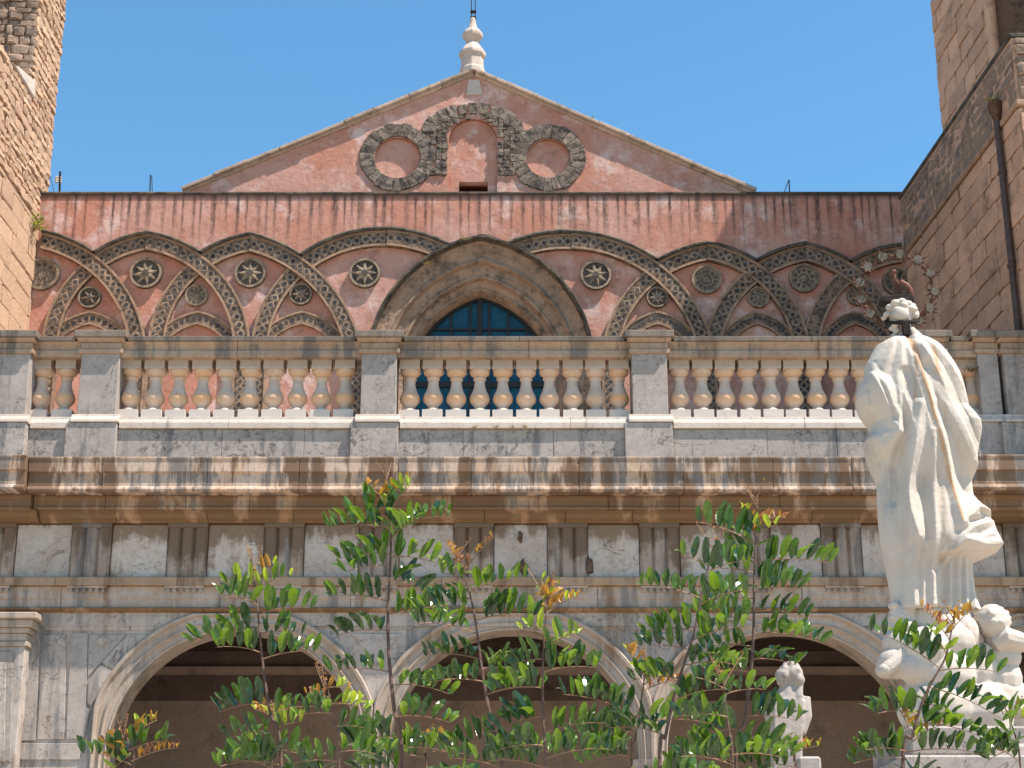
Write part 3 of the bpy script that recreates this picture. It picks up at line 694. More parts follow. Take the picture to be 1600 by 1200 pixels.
m = MB(); m.add([(xi-.55,3.0,16.85),(xi+.05,3.0,16.85),(xi+.05,4.45,16.85),(xi-.55,4.45,16.85),(xi-.50,3.3,16.93),(xi+.0,3.3,16.93),(xi+.03,4.42,17.25),(xi-.50,4.42,17.25)], [(0,3,2,1),(4,5,6,7),(0,1,5,4),(1,2,6,5),(2,3,7,6),(3,0,4,7)]); m.build('sloping_ledge', 'pale_stone', tl, bevel=.03)
# shaded tower
tr_ = thing('stone_tower', 'shaded ashlar tower with a niche and a dark drainpipe on its wall', 'tower', (9.5, 4, 0))
xr = X(1417, 420, YF); zr = 15.25; KS = .067; YT = -.6
m = MB(); m.box(xr, 14, YT, YF+3, 0, zr-1.15); m.splay(KS).build('lower_stage', 'mortar', tr_)
m = MB(); m.box(xr-.02, 14.02, YT-.02, YF+3, zr-1.15, zr-.02); m.splay(KS).build('parapet_band', 'ashlar', tr_)
m = MB(); m.box(xr-.05, 14.05, YT-.05, YF+3, zr-.02, zr+.07); m.splay(KS).build('ledge', 'hood', tr_, bevel=.02)
m = MB(); m.box(xr-.075, 14.05, YT-.07, YF, zr-1.23, zr-1.13); m.splay(KS).build('string_course', 'rib', tr_, bevel=.02)
xu = X(1472, 200, YF); TT = 23.6
ny0, ny1 = .5, 2.6
m = MB(); m.box(xu, 14, -.1, ny0, zr, TT); m.box(xu, 14, ny1, YF-.05, zr, TT); m.box(xu+.7, 14, ny0, ny1, zr, TT); m.splay(KS).build('upper_stage', 'mortar', tr_)
m = MB(); m.tube([(xu, ny1-.12, zr+.9), (xu, ny1-.12, TT-.2)], .10, 12); m.box(xu-.12, xu+.12, ny1-.26, ny1+.02, zr+.75, zr+.92); m.splay(KS).build('colonnette', 'ashlar', tr_, bevel=.01)
courses(tr_, 'W', xr, YT, YF, 9.3, zr-1.24, .37, .7, 1.3, BLK, .03, 5, .05, .010, ks=KS)
courses(tr_, 'W', xr-.02, YT, YF, zr-1.12, zr-.05, .20, .2, .5, RUB, .012, 6, .25, .010, ks=KS, join=True)
courses(tr_, 'W', xu, -.1, ny0, zr+.08, 19.6, .36, .5, 1.0, BLK, .03, 7, .06, .012, ks=KS)
courses(tr_, 'W', xu, ny1, YF-.05, zr+.08, 19.6, .36, .5, 1.0, BLK, .03, 8, .06, .012, ks=KS)
courses(tr_, 'W', xu+.7, ny0, ny1, zr+.08, 19.6, .40, .6, 1.2, BLK, .02, 9, .06, .012, ks=KS)
xf = xr+(YF-YT)*KS
courses(tr_, 'F', YT, xf, xf+1.2, 10.8, zr-1.3, .34, .3, .7, BLK, .04, 10, .15, .03)
courses(tr_, 'F', YT-.02, xf, xf+1.2, zr-1.1, zr-.05, .2, .2, .45, RUB, .05, 11, .25, .03)
# drainpipe
pipe = thing('drainpipe', 'dark iron drainpipe running down the shaded tower wall', 'drainpipe', (xr, 1, 9))
yp = None
def onwall(px, py):
    """where a sight line meets the tower wall x = xr"""
    u = (px-800)/FPX; v = (600-py)/FPX; dy = CP-v*SP; dz = SP+v*CP
    t = (xr-.1+(YF+CAM_D)*KS)/(u+dy*KS)
    return Vector((u*t, -CAM_D+dy*t, CAM_H+dz*t))
a = onwall(1555,165); 
m = MB(); m.tube([(a.x, a.y, a.z-.1), (a.x, a.y, 5)], .055, 10); m.build('downpipe', 'pipe', pipe, smooth=True)
m = MB(); m.lathe((a.x, a.y), [(.055, a.z-.28), (.07, a.z-.2), (.11, a.z-.1), (.125, a.z), (.125, a.z+.04), (.09, a.z+.04)], 12); m.build('hopper', 'rust', pipe, smooth=True)
for dz in (1.2, 2.8, 4.4):
    m = MB(); m.lathe((a.x, a.y), [(.058, a.z-dz-.04), (.072, a.z-dz-.03), (.072, a.z-dz+.03), (.058, a.z-dz+.04)], 12); m.box(a.x, a.x+.12, a.y-.012, a.y+.012, a.z-dz-.015, a.z-dz+.015); m.build('bracket', 'pipe', pipe)
HOPPER = a
# aerials on the wall top
def aerial(px, ptop, lab, kind):
    b = V3(px, 303, YF+.5); t = V3(px, ptop, YF+.5)
    o = thing('antenna_mast', lab, 'antenna', (b.x, b.y, ZTOP)); m = MB(); m.tube([(b.x, b.y, ZTOP), (t.x, t.y, t.z)], .022 if kind == 0 else .012, 6); m.build('mast', 'iron_dark', o)
    if kind == 0:
        for q in (.25, .33, .41): m = MB(); m.tube([(b.x, b.y, t.z+.02-q*.6), (b.x-.09, b.y, t.z+.02-q*.6)], .02, 6); m.ball((b.x-.10, b.y, t.z+.02-q*.6), .03, 8, 6); m.build('insulator', 'pale_stone', o)
    else:
        m = MB(); m.tube([(b.x, b.y, t.z-.02), (b.x+(.06 if kind == 1 else -.2), b.y, ZTOP)], .008, 6); m.build('stay', 'iron_dark', o)
aerial(94, 268, 'dark iron pole with white insulators on the pink wall top', 0)
aerial(235, 273, 'thin rod with a stay on the wall left of the gable', 1)
aerial(1233, 281, 'thin mast with a slanting stay right of the gable', 2)
m = MB(); m.tube([V3(73,240,YF+.4), V3(77,270,YF+.42), V3(85,302,YF+.45)], .006, 5); setp(m.build('cable', 'iron_dark'), 'thin cable hanging from the sunlit tower to the wall', 'cable')
# ================================================================== portico
por = thing('portico', 'marble portico with rust-stained entablature and round arches', 'portico', (0, .4, 0))
PXL, PXR = X(-90, 800, 0), X(1690, 800, 0)
def zz(py, Y): return Z(py, Y)
def run_blocks(name, prof, x0, x1, lmin, lmax, mat, par, seed, gap=.005, jy=.006):
    r = random.Random(seed); p = x0
    while p < x1-.01:
        L = r.uniform(lmin, lmax); e = min(p+L, x1)
        if x1-e < lmin*.4: e = x1
        d = r.uniform(-jy, jy); mb = MB(); mb.prof([(y+d, z) for y, z in prof], p+gap/2, e-gap/2)
        mb.build(name, mat, par, bevel=.006); p = e
YC = -.46
zc0 = zz(714, YC)
def corona(dy):
    yc = YC-dy
    p = [(.3, zc0), (yc-.015, zc0), (yc-.015, zc0-.03), (yc, zc0-.04), (yc, zz(737,YC)), (yc+.04, zz(738,YC)-.005), (yc+.04, zz(759,YC)), (yc+.005, zz(761,YC)), (yc-.01, zz(765,YC)), (yc+.02, zz(768,YC)), (.3, zz(768,YC))]
    return p
xb0, xb1 = X(43, 740, YC), X(1500, 740, YC)
run_blocks('cornice_block', corona(0), xb0, xb1, 1.0, 1.7, 'corona', por, 1)
run_blocks('cornice_block', corona(.12), PXL, xb0-.006, 1.0, 1.5, 'corona', por, 2); run_blocks('cornice_block', corona(.12), xb1+.006, PXR, 1.0, 1.6, 'corona', por, 3)
zb1 = zz(768,YC)-.003
def bed(dy):
    a = -.21-dy
    return [(.3, zb1), (a-.02, zb1), (a-.02, zb1-.05), (a, zb1-.06), (a, zz(791,a)), (a-.02, zz(792,a)), (a-.02, zz(795,a)), (a+.03, zz(796,a)-.01), (.3, zz(796,a)-.01)]
run_blocks('bed_moulding_block', bed(0), xb0+.05, xb1-.05, .9, 1.6, 'bed', por, 4); run_blocks('bed_moulding_block', bed(.10), PXL, xb0+.044, 1, 1.5, 'bed', por, 5); run_blocks('bed_moulding_block', bed(.10), xb1-.044, PXR, 1, 1.5, 'bed', por, 6)
zb2 = zz(796,-.21)-.013
def cyma(dy):
    pts = [(.3, zb2), (-.19-dy, zb2)]; ze = zz(817,.02)
    for i in range(9):
        t = i/8; pts.append((-.18-dy+(.17)*(t+.14*math.sin(2*math.pi*t)), zb2-.01+(ze+.03-zb2)*t))
    return pts+[(.0-dy*.5, ze), (.3, ze)]
run_blocks('cyma_moulding_block', cyma(0), xb0+.12, xb1-.12, .9, 1.6, 'cyma', por, 7); run_blocks('cyma_moulding_block', cyma(.10), PXL, xb0+.114, 1, 1.5, 'cyma', por, 8); run_blocks('cyma_moulding_block', cyma(.10), xb1-.114, PXR, 1, 1.5, 'cyma', por, 9)
zf1, zf0 = zz(817,.02)-.004, zz(902,.02)
m = MB(); m.box(PXL, PXR, .12, .7, zf0-.7, zf1+.6); m.build('entablature_core', 'spandrel', por)
# frieze: metopes and triglyphs
tc = [-9, 141, 292, 443, 592, 740, 887, 1031, 1174, 1316, 1458, 1602]
tw = .29
xs = [X(p, 858, .02) for p in tc]
tri_me = None
for i, x in enumerate(xs):
    if tri_me is None:
        mb = MB(); w = tw; y0, y1 = 0., .11
        pf = [(-w,y1),(-w,y0+.045),(-w+.035,y0),(-w+.125,y0),(-w+.16,y0+.045),(-w+.195,y0),(-w+.2+.17,y0),(.115,y0+.045),(.155,y0),(.25,y0),(w,y0+.045),(w,y1)]
        pf = [(-w,y1),(-w,.045),(-.25,.0),(-.135,.0),(-.098,.05),(-.06,.0),(.06,.0),(.098,.05),(.135,.0),(.25,.0),(w,.045),(w,y1)]
        n = len(pf); z0, z1 = zf0+.006, zf1-.07
        mb.add([(a, b, z0) for a, b in pf]+[(a, b, z1) for a, b in pf], [(k, (k+1) % n, n+(k+1) % n, n+k) for k in range(n)]+[tuple(range(n)), tuple(range(n, 2*n))[::-1]])
        mb.box(-w-.005, w+.005, -.012, .11, z1+.002, zf1)
        o = mb.build('triglyph', 'triglyph', por, loc=(x, .02, 0)); tri_me = o.data
    else: link('triglyph', tri_me, None, por, loc=(x, .02, 0))
for a, b in zip(xs[:-1], xs[1:]):
    mb = MB(); mb.box(a+tw+.012, b-tw-.012, .07+R.uniform(-.006,.01), .13, zf0+.006, zf1-.006); mb.build('metope', 'metope', por, bevel=.01)
# broken iron stubs left in the frieze
for px, py, s, sd in ((813,838,.12,1),(817,884,.15,2),(921,883,.2,3)):
    c = V3(px, py, .03); r = random.Random(sd); mb = MB(); n = 9
    ring = [(c.x+s*.5*math.cos(6.28*k/n)*r.uniform(.5,1), .08, c.z+s*.9*math.sin(6.28*k/n)*r.uniform(.6,1.1)) for k in range(n)]
    r2 = [(c.x+(q[0]-c.x)*.55+r.uniform(-.01,.01), .0+r.uniform(-.02,.02), c.z+(q[2]-c.z)*.6-.02) for q in ring]
    mb.grid([ring, r2], True); mb.add(r2, [tuple(range(n))]); mb.build('broken_stub', 'broken_iron', por)
# taenia, guttae, architrave
ya = .05
run_blocks('taenia_block', [(.2, zf0), (-.03, zf0), (-.035, zf0-.02), (-.03, zz(914,-.03)), (.2, zz(914,-.03))], PXL, PXR, 1.2, 2.2, 'taenia', por, 10, jy=.004)
za = zz(914,-.03)-.003
for i, x in enumerate(xs):
    mb = MB(); mb.box(x-tw, x+tw, -.01, ya+.02, za-.035, za-.001)
    for k in range(6):
        gx = x-tw+.05+k*(2*tw-.1)/5; mb.lathe((gx, .025), [(.022, za-.034), (.036, za-.085), (.03, za-.09)], 8)
    mb.build('guttae', 'architrave', por)
run_blocks('architrave_block', [(.2, za), (ya, za), (ya, zz(935,ya)), (ya+.02, zz(936,ya)), (ya+.02, zz(949,ya)), (.2, zz(949,ya))], PXL, PXR, 1.4, 2.4, 'architrave', por, 11)
zl = zz(949,ya)-.003
run_blocks('fillet_block', [(.2, zl), (ya-.03, zl), (ya-.03, zl-.03), (ya+.03, zl-.06), (.2, zl-.06)], PXL, PXR, 1.4, 2.4, 'cyma', por, 12)
zw = zl-.063
# arcade wall with three (and a half) arches
YA = .16
AC = [(-67, 0), (368, 0), (802, 0), (1233, 0), (1668, 0)]
rin = 1.79
zsp = zz(984, YA)-rin*1.0
holes = []; archs = []
for px, _ in AC:
    cx = X(px, 1060, YA); archs.append(cx)
    if px < 0: continue
    holes.append([(cx-rin-.03, .02)]+[(cx-(rin+.03)*math.cos(math.pi*k/32), zsp+(rin+.03)*math.sin(math.pi*k/32)) for k in range(33)]+[(cx+rin+.03, .02)])
plate('arcade_wall', [(PXL, 0), (PXR+2.5, 0), (PXR+2.5, zw), (PXL, zw)], holes, YA, .72, 'spandrel', por)
for cx, (px, _) in zip(archs, AC):
    if px < 0: continue
    N_ = 40; ro_ = rin+.345
    oc = [(cx-ro_, 3.2)]+[(cx-ro_*math.cos(math.pi*k/N_), zsp+ro_*math.sin(math.pi*k/N_)) for k in range(N_+1)]+[(cx+ro_, 3.2)]
    ic = [(cx-rin, 3.2)]+[(cx-rin*math.cos(math.pi*k/N_), zsp+rin*math.sin(math.pi*k/N_)) for k in range(N_+1)]+[(cx+rin, 3.2)]
    # clip the outer curve where two archivolts meet over a column
    lim = (archs[2]-archs[1])/2-.004
    oc = [(max(cx-lim, min(cx+lim, p[0])), min(p[1], zw-.004)) for p in oc]
    loft('archivolt', oc, ic, [(0,.17),(0,.085),(.06,.065),(.17,.07),(.20,.10),(.23,.125),(.52,.13),(.54,.105),(.60,.10),(.64,.135),(.66,.145),(.90,.15),(.93,.13),(1,.14),(1,.73)], 'archi', por)
# spandrel slabs set a little proud
def slab(pts, y, mat='spandrel', th=.03, name='marble_panel'):
    q = [P(a, b, y) for a, b in pts]; n = len(q); mb = MB()
    mb.add([(p[0], y, p[1]) for p in q]+[(p[0], y+th, p[1]) for p in q], [tuple(range(n))]+[(k, (k+1) % n, n+(k+1) % n, n+k) for k in range(n)])
    return mb.build(name, mat, por, bevel=.005)
ys = YA-.025
for p in ([(67,962),(202,962),(202,985),(67,985)], [(204,962),(290,962),(252,985),(204,985)],
          [(66,991),(104,991),(100,1155),(58,1155)], [(111,989),(137,989),(134,1105),(141,1110),(131,1155),(103,1155)],
          [(36,962),(64,962),(55,1157),(28,1157)], [(27,1161),(128,1161),(124,1187),(26,1187)],
          [(139,991),(197,991),(137,1058)], [(200,991),(243,991),(178,1046),(158,1035)], [(156,1038),(176,1049),(142,1103),(136,1098),(137,1066)],
          [(505,962),(672,962),(640,984),(535,984)], [(548,990),(628,990),(600,1020),(587,1042),(575,1020)],
          [(940,962),(1100,962),(1068,984),(970,984)], [(980,990),(1058,990),(1032,1018),(1017,1042),(1003,1018)]): slab(p, ys, R.choice(('spandrel', 'spandrel', 'marble_grey')))
for cx0, cy0 in ((160,1001),): 
    c = P(cx0, cy0, ys-.02); mb = MB(); mb.lathe((0,0), [(.07,0),(.065,.02),(.05,.028)], 16); me = mb.mesh('boss'); me.transform(Matrix.Translation((c[0], ys, c[1])) @ Matrix.Rotation(math.pi/2, 4, 'X')); link('boss', me, 'spandrel', por)
# column heads between the arches
for a, b in zip(archs[1:-1], archs[2:]):
    x = (a+b)/2; mb = MB(); mb.lathe((x, .42), [(.25, 0), (.24, 2.2), (.215, zsp-.62), (.235, zsp-.60), (.235, zsp-.56), (.215, zsp-.55), (.22, zsp-.4), (.30, zsp-.15), (.32, zsp-.12), (.32, zsp-.06)], 20)
    mb.build('column', 'spandrel', por, smooth=True)
# great pilaster at the edge
for s, (a, b, cb) in ((1, (-70, 33, 55)),):
    xa_, xb_ = X(a, 1080, -.12), X(b, 1080, -.12); xc_ = X(cb, 970, -.25)
    mb = MB(); mb.box(xa_, xb_, -.12, .2, 0, zz(1010,-.12)); mb.build('pilaster_shaft', 'spandrel', por, bevel=.01)
    slab([(-40,1018),(20,1018),(16,1190),(-40,1190)], -.14, 'marble_grey'); slab([(-40,1035),(9,1035),(6,1190),(-40,1190)], -.16, 'spandrel')
    z0, z1 = zz(1010,-.12), zz(957,-.28)
    mb = MB()
    for k, (t0, t1, ov) in enumerate(((0,.14,.03),(.16,.40,.01),(.42,.56,.05),(.58,.80,.10),(.82,1,.17))):
        mb.box(xa_-ov, xb_+ov, -.12-ov, .2, z0+(z1-z0)*t0, z0+(z1-z0)*t1+.008)
    mb.build('pilaster_capital', 'archi', por, bevel=.012)
# floor of the terrace, ceiling and back wall of the loggia
m = MB(); m.box(PXL-1, PXR+2, .5, YF-.01, 8.3, ZB); m.build('terrace_slab', 'paving', por)
yb = YF-.15
m = MB(); m.box(PXL-1, PXR+2, yb, YF+.6, 0, 8.25); m.build('back_wall', 'inner_wall', por)
zce = zz(1004, yb)
m = MB(); m.box(PXL-1, PXR+2, .73, yb-.01, zce, zce+.2); m.build('ceiling', 'wood_dark', por)
for k in range(11):
    y = 1.0+k*.42; m = MB(); m.box(PXL-1, PXR+2, y, y+.16, zce-.16, zce-.003); m.build('ceiling_beam', 'wood_dark', por)
m = MB(); m.prof([(yb, zz(1043,yb)), (yb-.12, zz(1043,yb)), (yb-.12, zz(1047,yb)), (yb-.04, zz(1052,yb)), (yb, zz(1053,yb))], PXL-1, PXR+2); m.build('wall_cornice', 'inner_wall', por)
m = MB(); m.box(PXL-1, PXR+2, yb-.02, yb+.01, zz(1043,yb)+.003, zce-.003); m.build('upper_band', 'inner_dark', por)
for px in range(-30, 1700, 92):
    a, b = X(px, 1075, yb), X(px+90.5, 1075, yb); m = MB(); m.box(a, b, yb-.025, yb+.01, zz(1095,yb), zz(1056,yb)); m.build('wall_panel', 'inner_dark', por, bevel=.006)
# ================================================================== balustrade
bal = thing('balustrade', 'grey marble balustrade of vase-shaped balusters along the terrace', 'balustrade', (0, .1, zc0))
YP = -.09
def pier(p0, p1, dy=0, over=.11):
    x0, x1 = X(p0, 600, YP), X(p1, 600, YP); y0 = YP-dy; yb_ = .45
    za_, zb_ = Z(553, y0), Z(649, y0)
    mb = MB(); mb.box(x0, x1, y0, yb_, zb_-.02, za_+.02); o = mb.build('pier', 'marble_grey', bal, bevel=.008)
    mb = MB()
    for t, b, ov in ((546,553,.045),(536,546,.02)): mb.box(x0-ov, x1+ov, y0-ov, yb_+ov, Z(b, y0)+.004, Z(t, y0))
    mb.prof([(yb_+over, Z(536,y0)+.003), (y0-.04, Z(536,y0)+.003), (y0-over-.01, Z(531,y0)), (yb_+over, Z(531,y0))], x0-.07, x1+.07)
    mb.build('pier_cap', 'marble_rail', o, bevel=.008)
    mb = MB(); mb.box(x0-over, x1+over, y0-over-.03, yb_+over, Z(531,y0)+.003, Z(522,y0)+.02); mb.build('cap_slab', 'rail_top', o, bevel=.012)
    mb = MB(); mb.prof([(yb_+.05, zb_+.01), (y0-.03, zb_+.01), (y0-.035, zb_-.02), (y0-.075, Z(657,y0)), (y0-.08, Z(661,y0)), (yb_+.05, Z(661,y0))], x0-.07, x1+.07); mb.build('pier_base', 'white_sill', o, bevel=.006)
    mb = MB(); mb.box(x0-.13, x1+.05, y0-.055, yb_, zc0+.002, Z(661,y0)-.004); mb.build('plinth', 'marble_dado', o, bevel=.006)
    return x0, x1
piers = [pier(-14,46,.08), pier(124,184), pier(564,619), pier(988,1043), pier(1424,1480), pier(1531,1563), pier(1569,1640,.08)]
# turned baluster, one mesh shared by all
yk = .22
kx = 1/102.
bprof = [(14,572),(14.6,574),(13.5,578),(9.5,581),(8,583),(9.3,584),(9.3,586),(7.4,588),(7.8,595),(10,604),(13.6,611),(14.6,616),(13.8,621),(9,627),(6.6,630),(6.8,631),(10,633),(12,636),(12,638)]
zk = lambda py: Z(py, -.02)
mb = MB(); mb.lathe((0, 0), [(r*kx*1.08, zk(p)) for r, p in bprof][::-1], 18)
hb = 15.6*kx
mb.box(-hb, hb, -hb, hb, zk(572)-.002, zk(557)); mb.box(-hb, hb, -hb, hb, zk(649), zk(637))
o_bal = mb.build('baluster', 'baluster', None, smooth=True); BALM = o_bal.data; bpy.data.objects.remove(o_bal)
xsb = [66, 104]+[206+i*37.1 for i in range(10)]+[641+i*36.2 for i in range(10)]+[1061+i*35.6 for i in range(10)]+[1497, 1517]
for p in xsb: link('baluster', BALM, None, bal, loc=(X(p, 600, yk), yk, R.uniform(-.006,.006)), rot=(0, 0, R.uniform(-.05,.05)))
for (a, b) in zip(piers[:-1], piers[1:]):
    x0, x1 = a[1]-.004, b[0]+.004
    if x1-x0 < .25: continue
    # rail in two or three stones
    run_blocks('rail', [(.50, Z(557,-.08)), (-.06, Z(557,-.08)), (-.065, Z(547,-.08)), (-.03, Z(545,-.08)), (-.04, Z(540,-.08)), (-.10, Z(534,-.08)), (.52, Z(534,-.08))], x0, x1, 1.6, 2.4, 'marble_rail', bal, int(x0*10), .006, .003)
    run_blocks('rail_top', [(.55, Z(534,-.08)+.003), (-.125, Z(534,-.08)+.003), (-.13, Z(527,-.08)), (.55, Z(527,-.08)+.01)], x0+.11, x1-.11, 1.4, 2.4, 'rail_top', bal, int(x0*10)+1, .006, .004)
    run_blocks('sill', [(.45, Z(650,-.1)), (-.06, Z(650,-.1)), (-.065, Z(654,-.1)), (-.10, Z(659,-.1)), (-.105, Z(661,-.1)), (-.105, Z(669,-.1)), (.45, Z(669,-.1))], x0+.07, x1-.05, 1.6, 2.6, 'white_sill', bal, int(x0*10)+2, .004, .004)
    run_blocks('dado_slab', [(.45, Z(669,-.1)-.004), (-.058, Z(669,-.1)-.004), (-.058, zc0+.002), (.45, zc0+.002)], x0+.05, x1-.13, .9, 1.6, 'marble_dado', bal, int(x0*10)+3, .004, .003)
# ================================================================== marble statue seen from behind
YS = -12.0
sc_s = lambda py: 2600/((YS+CAM_D)*CP+(Z(py,YS)-CAM_H)*SP)
bz = Z(1165, YS)
sta = thing('marble_statue', 'white marble cloaked woman on a pedestal, seen from behind, ring of stars round her head', 'statue', (X(1450,1100,YS), YS, 0))
LEFT = [(528,1398),(533,1385),(543,1367),(557,1360),(572,1352),(591,1350),(612,1340),(628,1337),(644,1343),(656,1352),(668,1361),(679,1358),(692,1350),(715,1354),(739,1364),(755,1371),(778,1371),(810,1373),(844,1376),(879,1383),(910,1389),(930,1392),(958,1394)]
RIGHT = [(528,1432),(533,1448),(543,1468),(557,1479),(572,1488),(591,1498),(612,1503),(628,1506),(644,1509),(656,1519),(668,1528),(679,1529),(692,1528),(715,1525),(739,1522),(755,1516),(778,1519),(795,1532),(806,1543),(818,1546),(838,1556),(856,1563),(864,1556),(872,1538),(878,1519),(895,1519),(930,1524),(958,1536)]
ly, lx = zip(*LEFT); ry, rx = zip(*RIGHT)
rows_n, cols_n = 260, 280
ypx = np.concatenate([[523.5], np.linspace(525.5, 956, rows_n-1)])
def sil(y):
    l, r = np.interp(y, ly, lx), np.interp(y, ry, rx)
    if y < 528: k_ = (y-521)/(528-521); c = (l+r)/2; l, r = c+(l-c)*k_, c+(r-c)*k_
    return l, r
RIDGES = [  # polyline px, half width px, height px, sharpness
 ([(1428,556),(1450,600),(1478,660),(1505,710),(1521,738)], 9, 13),
 ([(1440,545),(1475,590),(1505,640),(1527,680)], 11, 10),
 ([(1418,575),(1438,640),(1458,700),(1472,760),(1480,800),(1488,830)], 7, 8),
 ([(1443,690),(1446,760),(1445,860),(1446,955)], 6, 7),
 ([(1408,560),(1418,600),(1428,640),(1440,690),(1446,740)], 7, 6),
 ([(1352,590),(1372,622),(1381,650),(1392,668),(1392,690)], 8, 9),
 ([(1400,545),(1396,590),(1398,630),(1392,660)], 9, 6),
 ([(1400,632),(1408,660),(1416,700),(1412,740)], 6, 8),
 ([(1425,650),(1418,690),(1412,730),(1406,780),(1409,812),(1420,852)], 8, 9),
 ([(1372,690),(1390,690),(1388,640)], 6, 4),
 ([(1352,692),(1375,712),(1392,690)], 7, 6),
 ([(1385,760),(1384,820),(1392,900),(1402,950)], 8, 5),
 ([(1420,850),(1416,900),(1418,955)], 6, 7),
 ([(1432,860),(1431,955)], 5, 5),
 ([(1460,740),(1462,800),(1463,850)], 9, 4),
 ([(1490,832),(1515,806),(1543,806)], 8, 9),
 ([(1478,862),(1505,838),(1545,822)], 7, 7),
 ([(1468,880),(1492,858),(1530,866),(1562,858)], 8, 10),
 ([(1505,866),(1535,845),(1560,850)], 8, 5),
 ([(1476,884),(1474,955)], 5, 9), ([(1489,874),(1489,955)], 5, 10), ([(1501,878),(1502,955)], 5, 10), ([(1513,880),(1517,955)], 5, 8), ([(1460,886),(1459,955)], 5, 6),
 ([(1432,530),(1436,555),(1446,575),(1447,600)], 5, 6), ([(1442,535),(1452,562),(1458,585),(1464,602)], 5, 6), ([(1455,545),(1466,575),(1470,600)], 6, 5), ([(1424,532),(1427,560),(1432,590)], 4, 5),
 ([(1392,535),(1385,560),(1370,590)], 9, 5)]
VALLEY = [([(1440,590),(1470,640),(1500,690),(1518,720)], 11, 11), ([(1402,600),(1404,640),(1402,690),(1392,740),(1388,790)], 9, 10), ([(1452,655),(1474,720),(1500,785)], 9, 5), ([(1520,812),(1540,816)], 5, 9), ([(1500,828),(1525,822)], 5, 8), ([(1430,760),(1434,850)], 9, 4), ([(1470,868),(1455,890),(1450,900)], 6, 8), ([(1415,530),(1416,560)], 5, 6)]
def dist_poly(px, py, pts):
    d = np.full(px.shape, 1e9)
    for (ax, ay), (bx, by) in zip(pts[:-1], pts[1:]):
        vx, vy = bx-ax, by-ay; t = np.clip(((px-ax)*vx+(py-ay)*vy)/(vx*vx+vy*vy), 0, 1)
        d = np.minimum(d, np.hypot(px-ax-t*vx, py-ay-t*vy))
    return d
phi = np.linspace(0, 2*math.pi, cols_n, endpoint=False)
GX = np.zeros((rows_n, cols_n)); GYp = np.zeros_like(GX); DEP = np.zeros_like(GX)
_h = np.array([(sil(y)[1]-sil(y)[0])/2 for y in ypx]); _k = np.exp(-np.linspace(-2,2,41)**2); _k /= _k.sum()
HS = np.convolve(np.pad(_h, 20, mode='edge'), _k, 'valid')
for i, y in enumerate(ypx):
    l, r = sil(y); c, h = (l+r)/2, (r-l)/2
    cs, sn = np.cos(phi), np.sin(phi)
    e = np.sign(cs)*np.abs(cs)**.85
    GX[i] = c+h*e; GYp[i] = y
    hd = min(HS[i], h*1.6)*.68
    DEP[i] = hd*np.sign(sn)*np.abs(sn)**.8             # >0 towards the viewer
back = np.clip(np.sin(phi)*2.2, 0, 1)[None, :]
disp = np.zeros_like(GX)
for pts, wd, ht in RIDGES:                       # each fold a tent; the highest wins, so folds meet in crisp creases
    d = dist_poly(GX, GYp, pts); disp = np.maximum(disp, ht*1.55*np.clip(1-d/(wd*2.5), 0, 1))
for pts, wd, ht in VALLEY:
    d = dist_poly(GX, GYp, pts); disp -= ht*.9*np.clip(1-d/(wd*1.3), 0, 1)
sm = lambda a, lo, hi: np.clip((a-lo)/(hi-lo), 0, 1)**2*(3-2*np.clip((a-lo)/(hi-lo), 0, 1))
under = sm(GYp-(GX-1470)*-.10, 872, 880)*sm(GX, 1450, 1462)      # skirt under the flying end of the cloak
disp -= 16*under
disp -= 12*sm(-GX, -1408, -1398)*sm(GYp, 690, 730)               # the side of the robe lies deeper than the back panel
disp += 8*sm(-(GX-1352-(GYp-590)*.40), -3, 3)*sm(GYp, 580, 592)*sm(-GYp, -690, -670)
rn = np.random.RandomState(4); n0 = rn.rand(40, 40)
def vnoise(a, b):
    ai, bi = np.floor(a).astype(int), np.floor(b).astype(int); fa, fb = a-ai, b-bi; fa = fa*fa*(3-2*fa); fb = fb*fb*(3-2*fb)
    g_ = lambda i, j: n0[i % 40, j % 40]
    return (g_(ai, bi)*(1-fa)+g_(ai+1, bi)*fa)*(1-fb)+(g_(ai, bi+1)*(1-fa)+g_(ai+1, bi+1)*fa)*fb
disp += 1.0*(vnoise((GX+GYp*.25)/9, GYp/38)-.5)+.7*(vnoise(GX/4, GYp/6)-.5)
front = (1-back)
folds_front = 5*np.sin(phi*11)[None, :]*front*sm(GYp, 560, 640)
DEP = DEP+disp*back-folds_front
VX = np.zeros_like(GX); VY = np.zeros_like(GX); VZ = np.zeros_like(GX)
for i, y in enumerate(ypx):
    s = sc_s(y); z = Z(y, YS)
    for_x = (GX[i]-800)/s
    VX[i] = for_x; VY[i] = YS-DEP[i]/s; VZ[i] = z
mb = MB(); mb.grid([[(VX[i, j], VY[i, j], VZ[i, j]) for j in range(cols_n)] for i in range(rows_n)], True)
mb.f.append(tuple(range(cols_n))); mb.mi.append(0); nb_ = (rows_n-1)*cols_n; mb.f.append(tuple(range(nb_, nb_+cols_n))); mb.mi.append(0)
body = mb.build('draped_body', 'statue_marble', sta, smooth=False, fix=True)
body.data.polygons.foreach_set('use_smooth', [True]*len(body.data.polygons))
def blob(name, mb, mat, parent, voxel=.012, smooth=6):
    """weld overlapping lumps into one carved surface"""
    me = mb.mesh(name); o = bpy.data.objects.new('tmp', me); COL.objects.link(o)
    r = o.modifiers.new('r', 'REMESH'); r.mode = 'VOXEL'; r.voxel_size = voxel
    s = o.modifiers.new('s', 'SMOOTH'); s.iterations = smooth; s.factor = .5
    dg = bpy.context.evaluated_depsgraph_get(); me2 = bpy.data.meshes.new_from_object(o.evaluated_get(dg)); bpy.data.objects.remove(o)
    me2.materials.clear(); me2.name = name
    return link(name, me2, mat, parent, True)
